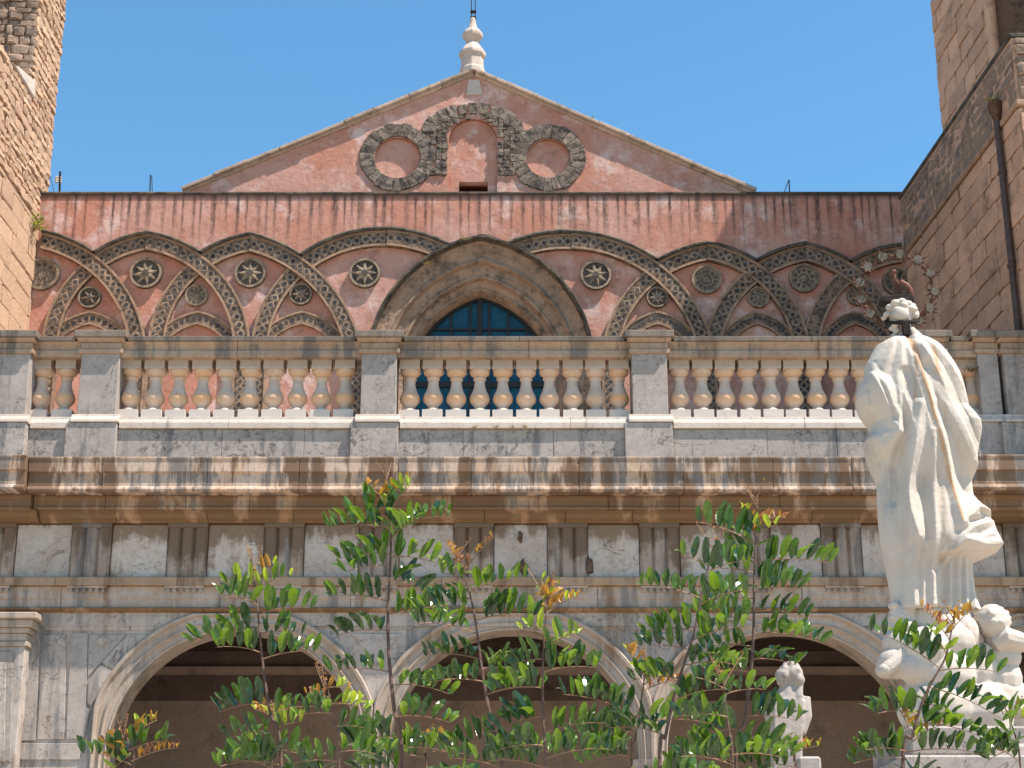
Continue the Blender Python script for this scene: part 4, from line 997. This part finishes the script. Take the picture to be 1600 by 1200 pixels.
def pp(px, py, dpx=0, Y=YS):
    """point beside the statue; dpx = picture units towards the viewer"""
    s = 2600/((Y+CAM_D)*CP+(Z(py,Y)-CAM_H)*SP); a = P(px, py, Y); return Vector((a[0], Y-dpx/s, a[1]))
u_ = 1/sc_s(500)
# head from behind: neck, skull, knotted hair with curls
mb = MB()
mb.ball(pp(1407,494,0), (19*u_, 22*u_, 24*u_)); mb.tube([pp(1409,508), pp(1412,538)], [11*u_, 15*u_], 12)
mb.ball(pp(1404,497,16), (13*u_, 11*u_, 13*u_))
rh = random.Random(5)
for px, py, d, r in ((1388,484,10,7),(1396,479,14,8),(1406,477,14,8),(1416,480,12,8),(1424,487,10,8),(1428,496,8,7),(1384,494,8,6),(1381,498,2,5),(1424,480,4,7),(1430,490,0,7),(1396,512,14,6),(1391,517,10,5),(1398,521,12,6),(1394,528,8,5),(1399,532,14,5),(1404,534,16,6),(1420,488,16,6),(1408,484,20,6),(1396,490,18,5)):
    mb.ball(pp(px,py,d), (r*u_, r*u_*.9, r*u_*.8), 10, 7)
blob('head', mb, 'statue_marble', sta, .006, 2)
mb = MB()
for k in range(5):
    t0 = k/4; mb.tube([pp(1416+t0*10,514+2*k,14), pp(1424+t0*14,528+3*k,16+6*t0), pp(1432+t0*18,548+4*k,30), pp(1438+t0*16,570+5*k,40), pp(1446+t0*12,590+3*k,46)], [4*u_,6*u_,6.5*u_,5.5*u_,2*u_], 8)
blob('hair_lock', mb, 'statue_marble', sta, .007, 3)
# cloud with cherubs under her feet
mb = MB()
for px, py, d, r in ((1412,975,0,30),(1450,975,10,34),(1490,972,5,32),(1405,1010,20,30),(1440,1020,40,38),(1480,1010,30,40),(1395,1040,25,28),(1425,1050,40,30),(1380,1050,20,16),(1470,1060,30,48),(1510,1050,10,50),(1460,1110,20,60),(1520,1110,0,66),(1480,1150,0,64),(1540,1150,0,50),(1410,985,35,12),(1550,1090,0,50)):
    rr_ = r*u_; mb.ball(pp(px,py,d), (rr_, rr_*.9, rr_*.85), 14, 9)
blob('cloud', mb, 'statue_marble', sta, .012, 2)
def cherub(parts, name):
    mb = MB()
    for q in parts:
        if q[0] == 'b': _, px, py, d, rx_, ry_, rz_ = q; mb.ball(pp(px,py,d), (rx_*u_, ry_*u_, rz_*u_), 12, 8)
        else: mb.tube([pp(*a) for a in q[1]], [r*u_ for r in q[2]], 10)
    return blob(name, mb, 'statue_marble', sta, .006, 3)
c1_ = [('b',1541,978,36,25,25,26),('t',[(1540,998,30),(1546,1020,24)],[11,14]),('b',1560,1030,24,28,20,22),('b',1556,1062,20,34,24,34),('b',1572,1098,14,36,26,34),
       ('t',[(1545,1012,36),(1560,1004,44),(1580,1008,40),(1590,1013,30),(1612,1000,10)],[16,17,14,11,12]),('t',[(1532,1020,34),(1512,1036,44),(1500,1056,48)],[12,11,9]),
       ('t',[(1590,1108,16),(1600,1145,14),(1596,1180,10)],[24,20,14]),('t',[(1556,1116,24),(1552,1150,34),(1548,1178,28)],[22,18,13])]
for k in range(30):
    a, b = rh.uniform(0, 6.28), rh.uniform(.1, 1.9); c1_.append(('b',1541+23*math.sin(b)*math.cos(a),978-22*math.cos(b)*.95,36+23*math.sin(b)*math.sin(a),6.5,6.5,5))
cherub(c1_, 'cherub')
cherub([('b',1410,968,14,22,20,24),('b',1400,985,14,14,12,20),('b',1414,996,34,8,8,18),('b',1418,1030,30,26,22,26),('t',[(1420,1010,30),(1400,1035,40),(1378,1052,44)],[15,13,11]),('b',1375,1054,44,12,11,10),('t',[(1425,1050,36),(1448,1075,44),(1440,1110,40)],[18,15,12])]
       +[('b',1408+18*math.cos(k*.9),962+13*math.sin(k*1.7),20+8*math.sin(k*2.3),7,7,6) for k in range(14)], 'cherub')
cherub([('b',1470,985,44,18,16,17),('b',1500,1000,40,20,18,30),('t',[(1490,1020,44),(1470,1040,52),(1455,1060,50)],[11,10,8]),('b',1452,964,24,20,16,14),('b',1480,962,28,16,14,12)], 'cherub')
# pedestal
xp = X(1500, 1100, YS); mb = MB(); hw_ = .40
zt_ = Z(1128, YS)
for a, b, o_ in ((0,.5,.30),(.5,.58,.22),(.58,zt_-.62,.0),(zt_-.62,zt_-.55,.06),(zt_-.55,zt_-.42,.10),(zt_-.42,zt_-.30,.20),(zt_-.30,zt_-.10,.12)):
    mb.box(xp-hw_-o_, xp+hw_+o_, YS-.5-o_, YS+.5+o_, a, b-.002)
mb.build('pedestal', 'marble_grey', sta, bevel=.015)
mb = MB(); mb.box(xp-.05, xp+.85, YS-.66, YS-.2, Z(1205,YS-.6), Z(1163,YS-.6)); mb.build('ledge', 'white_sill', sta, bevel=.02)
# iron crown of twelve stars
ring = thing('star_halo', 'rusty iron ring of twelve spiked stars round the head of the marble statue', 'halo', (X(1401,452,YS+.05), YS+.05, Z(452,YS+.05)))
yh = YS+.05
SP_ = [(1377.6,403),(1405.6,399),(1432.7,407.7),(1452,428.6),(1459,456.8),(1452,483),(1434,502.7),(1384,507.5),(1359,492),(1344.6,469.4),(1342.7,443),(1355,419)]
pts3 = [V3(a, b, yh) for a, b in SP_]
full = pts3[:7]+[V3(1409,512,yh)]+pts3[7:]
mb = MB(); mb.tube(full+[full[0]], .008, 6); mb.build('ring', 'rust', ring, smooth=True)
for k, c in enumerate(pts3):
    mb = MB(); n = 14; rd = 7.3*u_
    mb.add([(c.x+rd*math.cos(6.2832*j/n), yh-.035, c.z+rd*math.sin(6.2832*j/n)) for j in range(n)]+[(c.x+rd*math.cos(6.2832*j/n), yh-.005, c.z+rd*math.sin(6.2832*j/n)) for j in range(n)], [tuple(range(n)), tuple(range(n, 2*n))[::-1]]+[(j, (j+1) % n, n+(j+1) % n, n+j) for j in range(n)])
    st = mb.build('star', 'star_disc', ring)
    a0 = R.uniform(0, .7); mb = MB()
    for j in range(8):
        a = a0+6.2832*j/8; L = (15.5 if j % 2 == 0 else 13)*u_
        mb.tube([(c.x+rd*.7*math.cos(a), yh-.012, c.z+rd*.7*math.sin(a)), (c.x+L*math.cos(a), yh-.03+R.uniform(-.05,.03), c.z+L*math.sin(a))], [.014, .0015], 5)
    mb.build('spikes', 'rust', st)
    q = pts3[(k+1) % 12]
    if k not in (6,):
        mm = (c+q)/2; mb = MB(); mb.ball((mm.x, yh-.005, mm.z), (.018, .014, .018), 8, 6); mb.build('stud', 'rust', ring)
mb = MB(); mb.tube([pp(1388+4*k, 507+ (1.5 if k in (0,8) else 3), 12+10*math.sin(k/8*math.pi)) for k in range(9)], 2.2*u_, 6); mb.tube([pp(1384,500,0), pp(1384,507,6), pp(1392,511,20), pp(1408,513,24), pp(1424,508,18), pp(1434,502,2)], 3*u_, 6); mb.build('head_band', 'iron_dark', ring)
mb = MB(); a, b = pp(1405,511,22), pp(1417,531,24); mb.box(a.x, b.x, a.y-.02, a.y+.03, b.z, a.z); mb.build('strap', 'iron_dark', ring)
# rusty iron fitting above the head
mb = MB(); mb.prof([(yh-.10,0),(yh-.06,0),(yh-.06,1),(yh-.10,1)], 0, 1); mb = MB()
zt1, zt0 = Z(464,yh), Z(478,yh)
q = [P(1378,467,yh), P(1413,464,yh), P(1420,462,yh), P(1426,470,yh), P(1426,480,yh), P(1372,476,yh)]; n = len(q)
mb.add([(p_[0], yh-.07, p_[1]) for p_ in q]+[(p_[0], yh+.05, p_[1]) for p_ in q], [tuple(range(n)), tuple(range(n, 2*n))[::-1]]+[(k, (k+1) % n, n+(k+1) % n, n+k) for k in range(n)])
mb.build('iron_plate', 'iron_dark', ring, bevel=.006)
mb = MB(); mb.tube([V3(1394,425,yh), V3(1395,430,yh), V3(1399,440,yh), V3(1402,450,yh), V3(1405,464,yh)], [5*u_,5.5*u_,5*u_,5*u_,8*u_], 8); mb.build('upright', 'rust', ring, smooth=True)
mb = MB(); mb.tube([V3(1402,443,yh-.03), V3(1408,440,yh-.04), V3(1416,445,yh-.04), V3(1422,453,yh-.04), V3(1426,462,yh-.03)], [3*u_,4*u_,4.5*u_,5*u_,3*u_], 8); mb.build('curved_tail', 'red_metal', ring, smooth=True)
mb = MB(); mb.tube([V3(1406,444,yh+.02), V3(1406,430,yh+.02), V3(1410,423,yh)], 2.2*u_, 6); mb.build('hook', 'iron_dark', ring)
mb = MB(); mb.ball(V3(1380,460,yh), 2.6*u_, 8, 6); mb.tube([V3(1380,460,yh), V3(1383,467,yh)], 2*u_, 6); mb.build('knob', 'star_disc', ring)
mb = MB(); mb.ball(V3(1397,424,yh-.02), (4*u_,3*u_,3*u_), 8, 6); mb.build('bent_tip', 'red_metal', ring)
# ================================================================== second figure in front of the arcade
Y2 = -8.5
st2 = thing('marble_statue', 'small draped marble figure with bowed head before the shaded arch', 'statue', (X(1230,1120,Y2), Y2, 0))
v_ = ((Y2+CAM_D)*CP+(Z(1100,Y2)-CAM_H)*SP)/2600
mb = MB(); g2 = lambda px, py, d=0: pp(px, py, d, Y2)
mb.ball(g2(1238,1054,2), (17*v_,19*v_,17*v_)); mb.ball(g2(1222,1057,8), (13*v_,14*v_,12*v_)); mb.ball(g2(1217,1066,12), (6*v_,7*v_,8*v_)); mb.ball(g2(1246,1064,12), (10*v_,10*v_,10*v_)); mb.tube([g2(1236,1062), g2(1232,1088)], [14*v_,19*v_], 10); mb.tube([g2(1248,1070,10), g2(1246,1090,16), g2(1238,1112,18)], [6*v_,6*v_,3*v_], 8)
mb.ball(g2(1232,1096), (28*v_,20*v_,20*v_)); mb.ball(g2(1230,1120), (26*v_,20*v_,34*v_)); mb.tube([g2(1208,1090,4), g2(1203,1120,10), g2(1212,1150,16)], [10*v_,11*v_,9*v_], 10); mb.tube([g2(1256,1090,4), g2(1258,1120,8), g2(1248,1148,14)], [10*v_,10*v_,9*v_], 10)
mb.tube([g2(1229,1130), g2(1226,1190), g2(1226,1290), g2(1226,1400)], [25*v_,23*v_,27*v_,32*v_], 18)
for k in range(7): mb.tube([g2(1209+k*7,1094+3*k%5,18), g2(1208+k*6.4,1150,24), g2(1204+k*7,1290,26), g2(1200+k*8,1390,30)], [3.5*v_,4*v_,4.5*v_,5*v_], 6)
rr2 = random.Random(9)
for k in range(16):
    a, b = rr2.uniform(0, 6.28), rr2.uniform(.1, 1.5); mb.ball(g2(1234+15*math.sin(b)*math.cos(a), 1053-15*math.cos(b), 5+15*math.sin(b)*math.sin(a)), 5*v_, 8, 6)
blob('figure', mb, 'marble_grey', st2, .012, 3)  # shade on the figure is put in by the darker grey marble
zb2_ = Z(1400, Y2); mb = MB(); xc_ = X(1226,1300,Y2)
for a, b, o_ in ((0,.25,.12),(.25,zb2_-.2,0),(zb2_-.2,zb2_+.02,.08)): mb.box(xc_-.3-o_, xc_+.3+o_, Y2-.3-o_, Y2+.3+o_, a, b-.002)
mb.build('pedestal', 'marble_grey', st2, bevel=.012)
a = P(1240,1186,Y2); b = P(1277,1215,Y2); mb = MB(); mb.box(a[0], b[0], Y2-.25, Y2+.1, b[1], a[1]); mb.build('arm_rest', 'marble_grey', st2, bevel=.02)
# ================================================================== young carob trees in the foreground
def leaflet_verts(L, W, fold, curl, twist, r, ns=5):
    """obovate leaflet along +x, face up +z; returns rows of three points"""
    rows = []
    for i in range(ns+1):
        t = i/ns; w = W*(math.sin(math.pi*min(1, t*.90+.06))**.5)*(.78+.36*t)
        if i == ns: w = W*.34
        if i == 0: w = W*.12
        cz = -curl*L*t*t; x = L*(t-.12*curl*t*t); tw = twist*t
        row = []
        for s in (-1, 0, 1):
            y = s*w*math.cos(fold); z = abs(s)*w*math.sin(fold)+cz+.012*L*math.sin(9*t+s*2.1)*abs(s)*2
            row.append((x, y*math.cos(tw)-z*math.sin(tw)*.3, z+y*math.sin(tw)))
        rows.append(row)
    return rows
def frame(d, up):
    d = d.normalized(); s = up.cross(d)
    if s.length < 1e-4: s = Vector((0,1,0))
    s.normalize(); return d, s, d.cross(s).normalized()
LM = ['rachis', 'leaf_green', 'leaf_dark', 'leaf_lime', 'leaf_gold', 'leaf_red']
def leaf(par, base, tip, size, pairs, rng, tone, sag=.12, name='leaf'):
    """a pinnate leaf: stalk from base to tip, leaflets in pairs"""
    d0 = tip-base; Ln = d0.length; mb = MB(); up = Vector((0,0,1)); npt = 6; pts = []
    for i in range(npt+1):
        t = i/npt; p = base+d0*t; p = p+up*(sag*Ln*4*t*(1-t)*.5); pts.append(p)
    mb.cur = 0; mb.tube(pts, [.0019-.0011*i/npt for i in range(npt+1)], 5)
    def at(t):
        k = min(npt-1, int(t*npt)); f = t*npt-k; return pts[k]*(1-f)+pts[k+1]*f, (pts[k+1]-pts[k]).normalized()
    lift = rng.uniform(.95, 1.32); spin = rng.uniform(-.22, .22)
    for i in range(pairs):
        t = .16+.82*(i+rng.uniform(-.18,.18))/max(1, pairs-1)
        p, d = at(max(.05, min(.999, t))); dd, sd, nn = frame(d, up)
        q_ = Matrix.Rotation(spin, 3, d); sd = q_ @ sd; nn = q_ @ nn
        sz = size*(.72+.38*math.sin(math.pi*min(1, .25+t*.75)))*rng.uniform(.85, 1.15)
        for s in (-1, 1):
            if rng.random() < .05: continue
            ld = (sd*s*math.cos(lift)+nn*math.sin(lift)+dd*rng.uniform(.1,.45)).normalized()
            ld.rotate(Matrix.Rotation(rng.uniform(-.14,.14), 3, d))
            ax = frame(ld, (nn*math.cos(lift)-sd*s*math.sin(lift)+dd*rng.uniform(-.5,.5)))
            X_, Y_, Z_ = ax
            if tone == 'mix': mi = 1 if rng.random() < .62 else 2
            elif tone == 'dark': mi = 2 if rng.random() < .7 else 1
            elif tone == 'lime': mi = 3 if rng.random() < .6 else 1
            elif tone == 'gold': mi = rng.choice((4,4,3))
            else: mi = rng.choice((4,5,5))
            mb.cur = mi
            rows = leaflet_verts(sz, sz*.195, rng.uniform(.2,.85), rng.uniform(-.25,.7), rng.uniform(-.9,.9), rng)
            mb.grid([[tuple(p+X_*v[0]+Y_*v[1]+Z_*v[2]) for v in row] for row in rows])
    return mb.build(name, LM, par, smooth=False, fix=False)
def smoothpath(pts, n=24):
    out = []
    for i in range(len(pts)-1):
        p0 = pts[max(i-1, 0)]; p1 = pts[i]; p2 = pts[i+1]; p3 = pts[min(i+2, len(pts)-1)]
        for k in range(6):
            t = k/6; out.append(.5*((2*p1)+(p2-p0)*t+(2*p0-5*p1+4*p2-p3)*t*t+(3*p1-p0-3*p2+p3)*t**3))
    out.append(pts[-1]); return out
UPX = lambda Y, py: ((Y+CAM_D)*CP+(Z(py,Y)-CAM_H)*SP)/2600
def carob(label, Y, stem, leaves, r0=.006, auto=0, seed=1, tipkind='red', side=(0,), size=36):
    """stem: px points from the tip down; leaves: (px,py on stem, px,py of tip, tone)"""
    rng = random.Random(seed)
    pts = [V3(a, b, Y) for a, b in stem]; last = pts[-1]
    lean = (pts[-1]-pts[-2]).normalized()
    root = Vector((last.x+lean.x*.25, Y+rng.uniform(-.1,.1), 0)); pts += [last.lerp(root, .45)+Vector((lean.x*.04,0,0)), root]
    t = thing('carob_sapling', label, 'sapling', (root.x, root.y, 0), 'young carob trees in the foreground')
    path = smoothpath(pts); n = len(path); mb = MB()
    mb.tube(path, [.0014+(r0*.78-.0014)*min(1, (i/n)*1.5)+(.006*max(0, i/n-.7)) for i in range(n)], 7); mb.build('stem', 'bark', t, smooth=True)
    u = UPX(Y, stem[0][1])
    def leaf_px(bx, by, tx, ty, tone, dep, pairs=None):
        b = V3(bx, by, Y); e = V3(tx, ty, Y); e.y += dep
        Lp = math.hypot(tx-bx, ty-by)+abs(dep)/u*.5
        big = {'gold': .62, 'lime': .8, 'red': .45}.get(tone, 1)
        leaf(t, b, e, size*u*big*rng.uniform(.9,1.1), pairs or max(3, min(9, int(Lp/13.5/big**.5))), rng, tone)
    for q in leaves:
        bx, by, tx, ty, tone = q[:5]
        if by > 1000 and tone in ('mix', 'dark') and rng.random() < .27: continue
        leaf_px(bx, by, tx, ty, tone, q[5]*u if len(q) > 5 else rng.uniform(-30,30)*u)
    # leaves the list does not name, alternating down the stem, and on below the picture
    if auto:
        y = auto; k = 0
        ys_ = [p[1] for p in stem]; xs_ = [p[0] for p in stem]
        while y < 1290:
            x = np.interp(y, ys_, xs_); s = 1 if k % 2 else -1; L = rng.uniform(70, 118)
            a = rng.uniform(-.9, .9)
            leaf_px(x, y, x+s*L*math.cos(a), y-rng.uniform(-12, 26), rng.choice(('mix','mix','dark')), math.sin(a)*L*u)
            y += rng.uniform(48, 70); k += 1
    # tender red tip
    for k in range(3):
        b = V3(stem[0][0], stem[0][1]+6+10*k, Y); a = rng.uniform(-1, 1)
        leaf(t, b, b+Vector((math.sin(a)*.05, rng.uniform(-.02,.02), .045+.02*rng.random()))*(.8+.3*k), .010, 4, rng, tipkind, .05, 'young_leaf')
    return t
carob('tallest carob shoot, in front of the frieze left of centre', -19.4,
  [(603,738),(608,775),(611,830),(609,900),(606,960),(608,1030),(616,1110),(628,1205)],
  [(607,790,572,756,'gold'),(607,780,640,752,'gold'),(608,802,640,765,'lime'),(609,812,566,778,'mix'),(610,826,512,822,'mix',10),(610,826,702,812,'mix',-20),(610,845,650,835,'mix',-80),(610,866,530,868,'mix',20),(610,870,690,882,'mix',0),(609,884,544,900,'mix',-30),(608,905,665,918,'dark',60),
   (608,940,512,932,'mix',0),(607,960,700,965,'mix',-30),(607,985,524,990,'dark',20),(608,1010,672,1012,'mix',-40),(609,1050,516,1048,'dark',10),(612,1070,700,1080,'mix',30),(615,1100,528,1112,'mix',-30),(618,1120,706,1130,'mix',0),(622,1150,540,1165,'mix',30),(625,1170,700,1178,'mix',-20)], .0075, 1205, 11)
carob('carob shoot with bare red tip right of the tallest one', -19.7,
  [(716,862),(728,905),(738,945),(747,1000),(752,1040),(762,1100),(778,1175),(785,1210)],
  [(724,900,698,850,'red'),(724,895,772,840,'red'),(728,908,690,893,'lime',10),(732,925,820,905,'mix',-10),(734,935,690,935,'mix',40),(738,950,650,955,'mix',-10),(742,970,838,958,'mix',20),(745,990,655,985,'mix',-60),(748,1015,840,992,'mix',-10),(750,1030,665,1020,'dark',30),(753,1045,815,1040,'mix',70),(756,1065,670,1070,'dark',-20),(760,1085,846,1075,'mix',0),(764,1110,676,1120,'mix',20),(768,1130,850,1122,'dark',-20),(773,1155,690,1168,'mix',30),(778,1180,860,1175,'mix',0)], .0065, 1200, 12)
carob('carob shoot beside the first arch with yellow-green top leaves', -19.2,
  [(393,868),(398,915),(404,970),(411,1040),(421,1110),(440,1210)],
  [(397,905,430,880,'gold'),(398,915,350,912,'lime',0),(399,920,452,898,'lime',10),(402,945,355,940,'mix',-50),(403,960,486,950,'mix',0),(405,980,300,1004,'mix',0),(406,990,468,985,'mix',30),(409,1020,345,1018,'mix',-40),(410,1030,494,1018,'mix',0),(413,1055,335,1050,'dark',20),(415,1075,478,1055,'dark',-40),(418,1100,340,1110,'dark',20),(420,1115,505,1105,'mix',0),(426,1145,350,1150,'mix',30),(430,1165,505,1140,'mix',-20),(434,1180,360,1190,'mix',0)], .0065, 1195, 13)
carob('slender carob shoot with orange leaves before the middle arch', -19.9,
  [(856,915),(854,950),(850,1000),(848,1060),(849,1130),(852,1210)],
  [(856,935,846,905,'gold'),(855,940,876,912,'gold'),(855,952,842,925,'gold'),(854,958,902,930,'gold'),(852,985,815,985,'lime'),(851,1012,900,995,'lime'),(850,1030,800,1035,'mix',30),(849,1050,930,1045,'mix',-10),(849,1075,768,1080,'mix',10),(849,1090,990,1108,'mix',-20),(849,1120,770,1140,'dark',20),(850,1145,945,1130,'mix',0),(851,1165,775,1175,'mix',-20),(852,1185,960,1170,'dark',10)], .0045, 1200, 14)
carob('short carob shoot with golden tip beside the middle arch', -19.5,
  [(1012,1030),(1006,1065),(1000,1110),(993,1155),(986,1210)],
  [(1008,1060,976,1020,'gold'),(1006,1070,1040,1060,'lime'),(1004,1080,1075,1058,'red'),(1002,1095,1060,1075,'dark'),(999,1120,880,1085,'mix',0),(998,1130,1110,1132,'mix',-10),(995,1145,900,1150,'mix',30),(992,1165,1070,1170,'dark',0),(990,1180,910,1195,'mix',0)], .005, 1185, 15)
carob('carob shoot leaning right in front of the third arch', -19.8,
  [(1120,842),(1108,880),(1096,930),(1084,990),(1068,1040),(1054,1085),(1040,1150),(1030,1210)],
  [(1108,885,1066,868,'mix',0),(1105,895,1170,872,'mix',20),(1096,935,1002,915,'mix',0),(1094,945,1160,930,'mix',-40),(1086,985,1010,985,'mix',20),(1083,1000,1160,985,'mix',-30),(1076,1015,1000,1010,'dark',0),(1068,1040,1150,1035,'mix',20),(1062,1060,990,1060,'dark',20),(1052,1095,1130,1080,'dark',-20),(1046,1125,1120,1150,'mix',0)], .006, 1150, 16)
carob('tall carob shoot left of the marble statue', -19.4,
  [(1184,768),(1182,820),(1179,880),(1178,940),(1177,1000),(1172,1060),(1163,1130),(1150,1205)],
  [(1182,815,1230,805,'red'),(1181,840,1160,790,'gold'),(1181,838,1214,820,'lime'),(1180,850,1092,816,'mix',0),(1179,872,1145,860,'mix',40),(1179,880,1296,882,'mix',-10),(1178,895,1100,895,'mix',-20),(1178,905,1252,905,'mix',50),(1178,925,1240,930,'mix',-50),(1178,935,1095,940,'mix',20),(1177,955,1262,965,'mix',0),(1177,970,1090,965,'mix',-30),(1176,990,1285,1005,'mix',0),(1175,1010,1100,1010,'dark',20),(1174,1030,1250,1035,'dark',30),(1172,1050,1110,1055,'mix',-20),(1170,1075,1285,1100,'mix',0),(1166,1095,1090,1110,'mix',20),(1163,1120,1240,1130,'dark',-30),(1160,1140,1090,1150,'mix',0),(1156,1165,1240,1180,'mix',20)], .0075, 1190, 17)
carob('thin carob shoot low between the third arch and the small figure', -20.0,
  [(1128,1050),(1134,1100),(1140,1150),(1146,1210)],
  [(1130,1075,1085,1060,'mix'),(1132,1085,1200,1075,'mix'),(1136,1120,1060,1120,'mix'),(1138,1135,1215,1135,'mix'),(1142,1170,1070,1175,'dark'),(1143,1180,1220,1185,'mix')], .004, 1195, 18)
carob('carob shoot in front of the statue pedestal', -19.3,
  [(1492,955),(1486,990),(1476,1030),(1458,1062),(1440,1100),(1426,1150),(1410,1210)],
  [(1487,985,1525,950,'gold'),(1484,1000,1445,940,'red'),(1478,1020,1452,985,'lime'),(1470,1045,1360,985,'mix',0),(1468,1048,1556,1052,'mix',-10),(1462,1058,1375,1050,'mix',30),(1452,1074,1562,1128,'mix',-20),(1446,1088,1330,1100,'mix',0),(1440,1100,1500,1110,'mix',50),(1436,1115,1360,1120,'dark',-30),(1432,1130,1530,1150,'mix',0),(1426,1150,1310,1160,'mix',20),(1424,1160,1480,1130,'gold'),(1420,1175,1540,1180,'mix',0),(1416,1185,1330,1195,'mix',-20),(1422,1140,1400,1090,'gold')], .0065, 1175, 19)
carob('yellow-tipped carob shoot at the edge beyond the pedestal', -19.2,
  [(1568,1100),(1580,1130),(1590,1165),(1596,1215)],
  [(1572,1110,1600,1120,'lime'),(1576,1122,1640,1130,'lime'),(1580,1135,1565,1165,'mix',-40),(1584,1150,1640,1160,'mix'),(1588,1170,1540,1190,'mix')], .004, 1190, 20)
carob('small red-leaved carob shoot at the foot of the first arch', -19.1,
  [(194,1133),(201,1165),(209,1215)],
  [(196,1150,160,1160,'red'),(198,1158,240,1122,'gold'),(199,1165,170,1180,'gold'),(201,1172,258,1158,'mix',0),(203,1180,175,1200,'lime'),(205,1190,285,1172,'red'),(206,1195,300,1185,'mix')], .004, 1195, 21)
carob('short carob shoot with an orange tip left of the first column', -19.8,
  [(508,1062),(515,1090),(522,1130),(530,1210)],
  [(510,1075,545,1080,'gold'),(513,1090,480,1085,'red'),(516,1100,570,1110,'lime'),(519,1115,465,1120,'mix'),(522,1135,580,1140,'mix'),(525,1155,470,1165,'dark'),(527,1175,590,1180,'mix')], .004, 1190, 22)
carob('low carob shoot with lime leaves beneath the first arch', -19.0,
  [(432,1110),(428,1150),(424,1210)],
  [(431,1125,395,1105,'gold'),(430,1140,470,1130,'lime'),(428,1155,385,1165,'lime'),(427,1170,480,1185,'mix'),(426,1180,370,1195,'mix')], .004, 1200, 23)
# low shoots that fill the foot of the picture
for k, (px, py, Y, lab) in enumerate(((660,1150,-19.1,'low leafy carob shoot under the first column'),(1240,1165,-19.3,'low reddish carob shoot before the small figure'))):
    carob(lab, Y, [(px,py),(px+3,py+30),(px+6,py+80)], [(px+1,py+10,px-30,py-2,'lime'),(px+1,py+12,px+34,py+4,'gold' if k in (0,1) else 'mix'),(px+2,py+22,px-70,py+28,'mix'),(px+2,py+26,px+76,py+30,'mix')], .004, py+34, 40+k, size=33)
# ================================================================== weeds in the masonry
def tuft(name, label, c, n, L, seed, mats=('leaf_lime','leaf_green')):
    rng = random.Random(seed); t = thing(name, label, 'weed', c)
    mb = MB(); mb2 = MB()
    for i in range(n):
        a = rng.uniform(0, 6.28); d = Vector((math.cos(a)*.8, math.sin(a)*.5-.35, rng.uniform(.1, 1.1))).normalized(); l = L*rng.uniform(.4, 1)
        p = Vector(c)+d*l*.15; q = Vector(c)+d*l; q.z -= l*.1; mb2.tube([Vector(c), p.lerp(q, .5)+Vector((0,0,l*.08)), q], .004, 4)
        for k in range(5):
            r = p.lerp(q, .35+.16*k); e = Vector((rng.uniform(-1,1), rng.uniform(-1,.4), rng.uniform(-.4,1))).normalized(); X_, Y_, Z_ = frame(e, Vector((rng.uniform(-1,1), rng.uniform(-1,1), 1)))
            s = L*rng.uniform(.12, .22); mb.cur = rng.randrange(2)
            mb.add([r, r+X_*s*.5+Y_*s*.22, r+X_*s, r+X_*s*.5-Y_*s*.22], [(0,1,2,3)])
    mb.build('foliage', list(mats), t, fix=False); mb2.build('stems', 'rachis', t)
a = Vector((xi+.03, YF-.35, 0)); a.z = Z(362, a.y)
tuft('wall_plant', 'bushy green plant growing from the foot of the sunlit tower', tuple(a), 46, .42, 1)
tuft('wall_plant', 'small green weed on the drainpipe hopper', (HOPPER.x, HOPPER.y, HOPPER.z+.05), 14, .22, 2)
tuft('wall_plant', 'dark green weed beside the last baluster behind the statue', tuple(V3(1518,582,-.05)), 26, .16, 3, ('leaf_dark','leaf_green'))
tuft('wall_plant', 'tiny green weed on the sloping gable coping', tuple(V3(925,187,YG-.05)), 8, .12, 4)
tuft('wall_plant', 'dry yellow weed on the portal arch left of its point', tuple(V3(725,376,YF-.25)), 12, .13, 5)
tuft('wall_plant', 'yellowish weed on the left flank of the portal arch', tuple(V3(667,414,YF-.25)), 12, .12, 6)
for k, (px, w_) in enumerate(((743,'first'),(774,'second'),(800,'third'),(822,'last'))):
    tuft('wall_plant', 'small moss tuft on the balustrade sill, %s from the left' % w_, tuple(V3(px, 669, -.12)), 7, .07, 10+k)
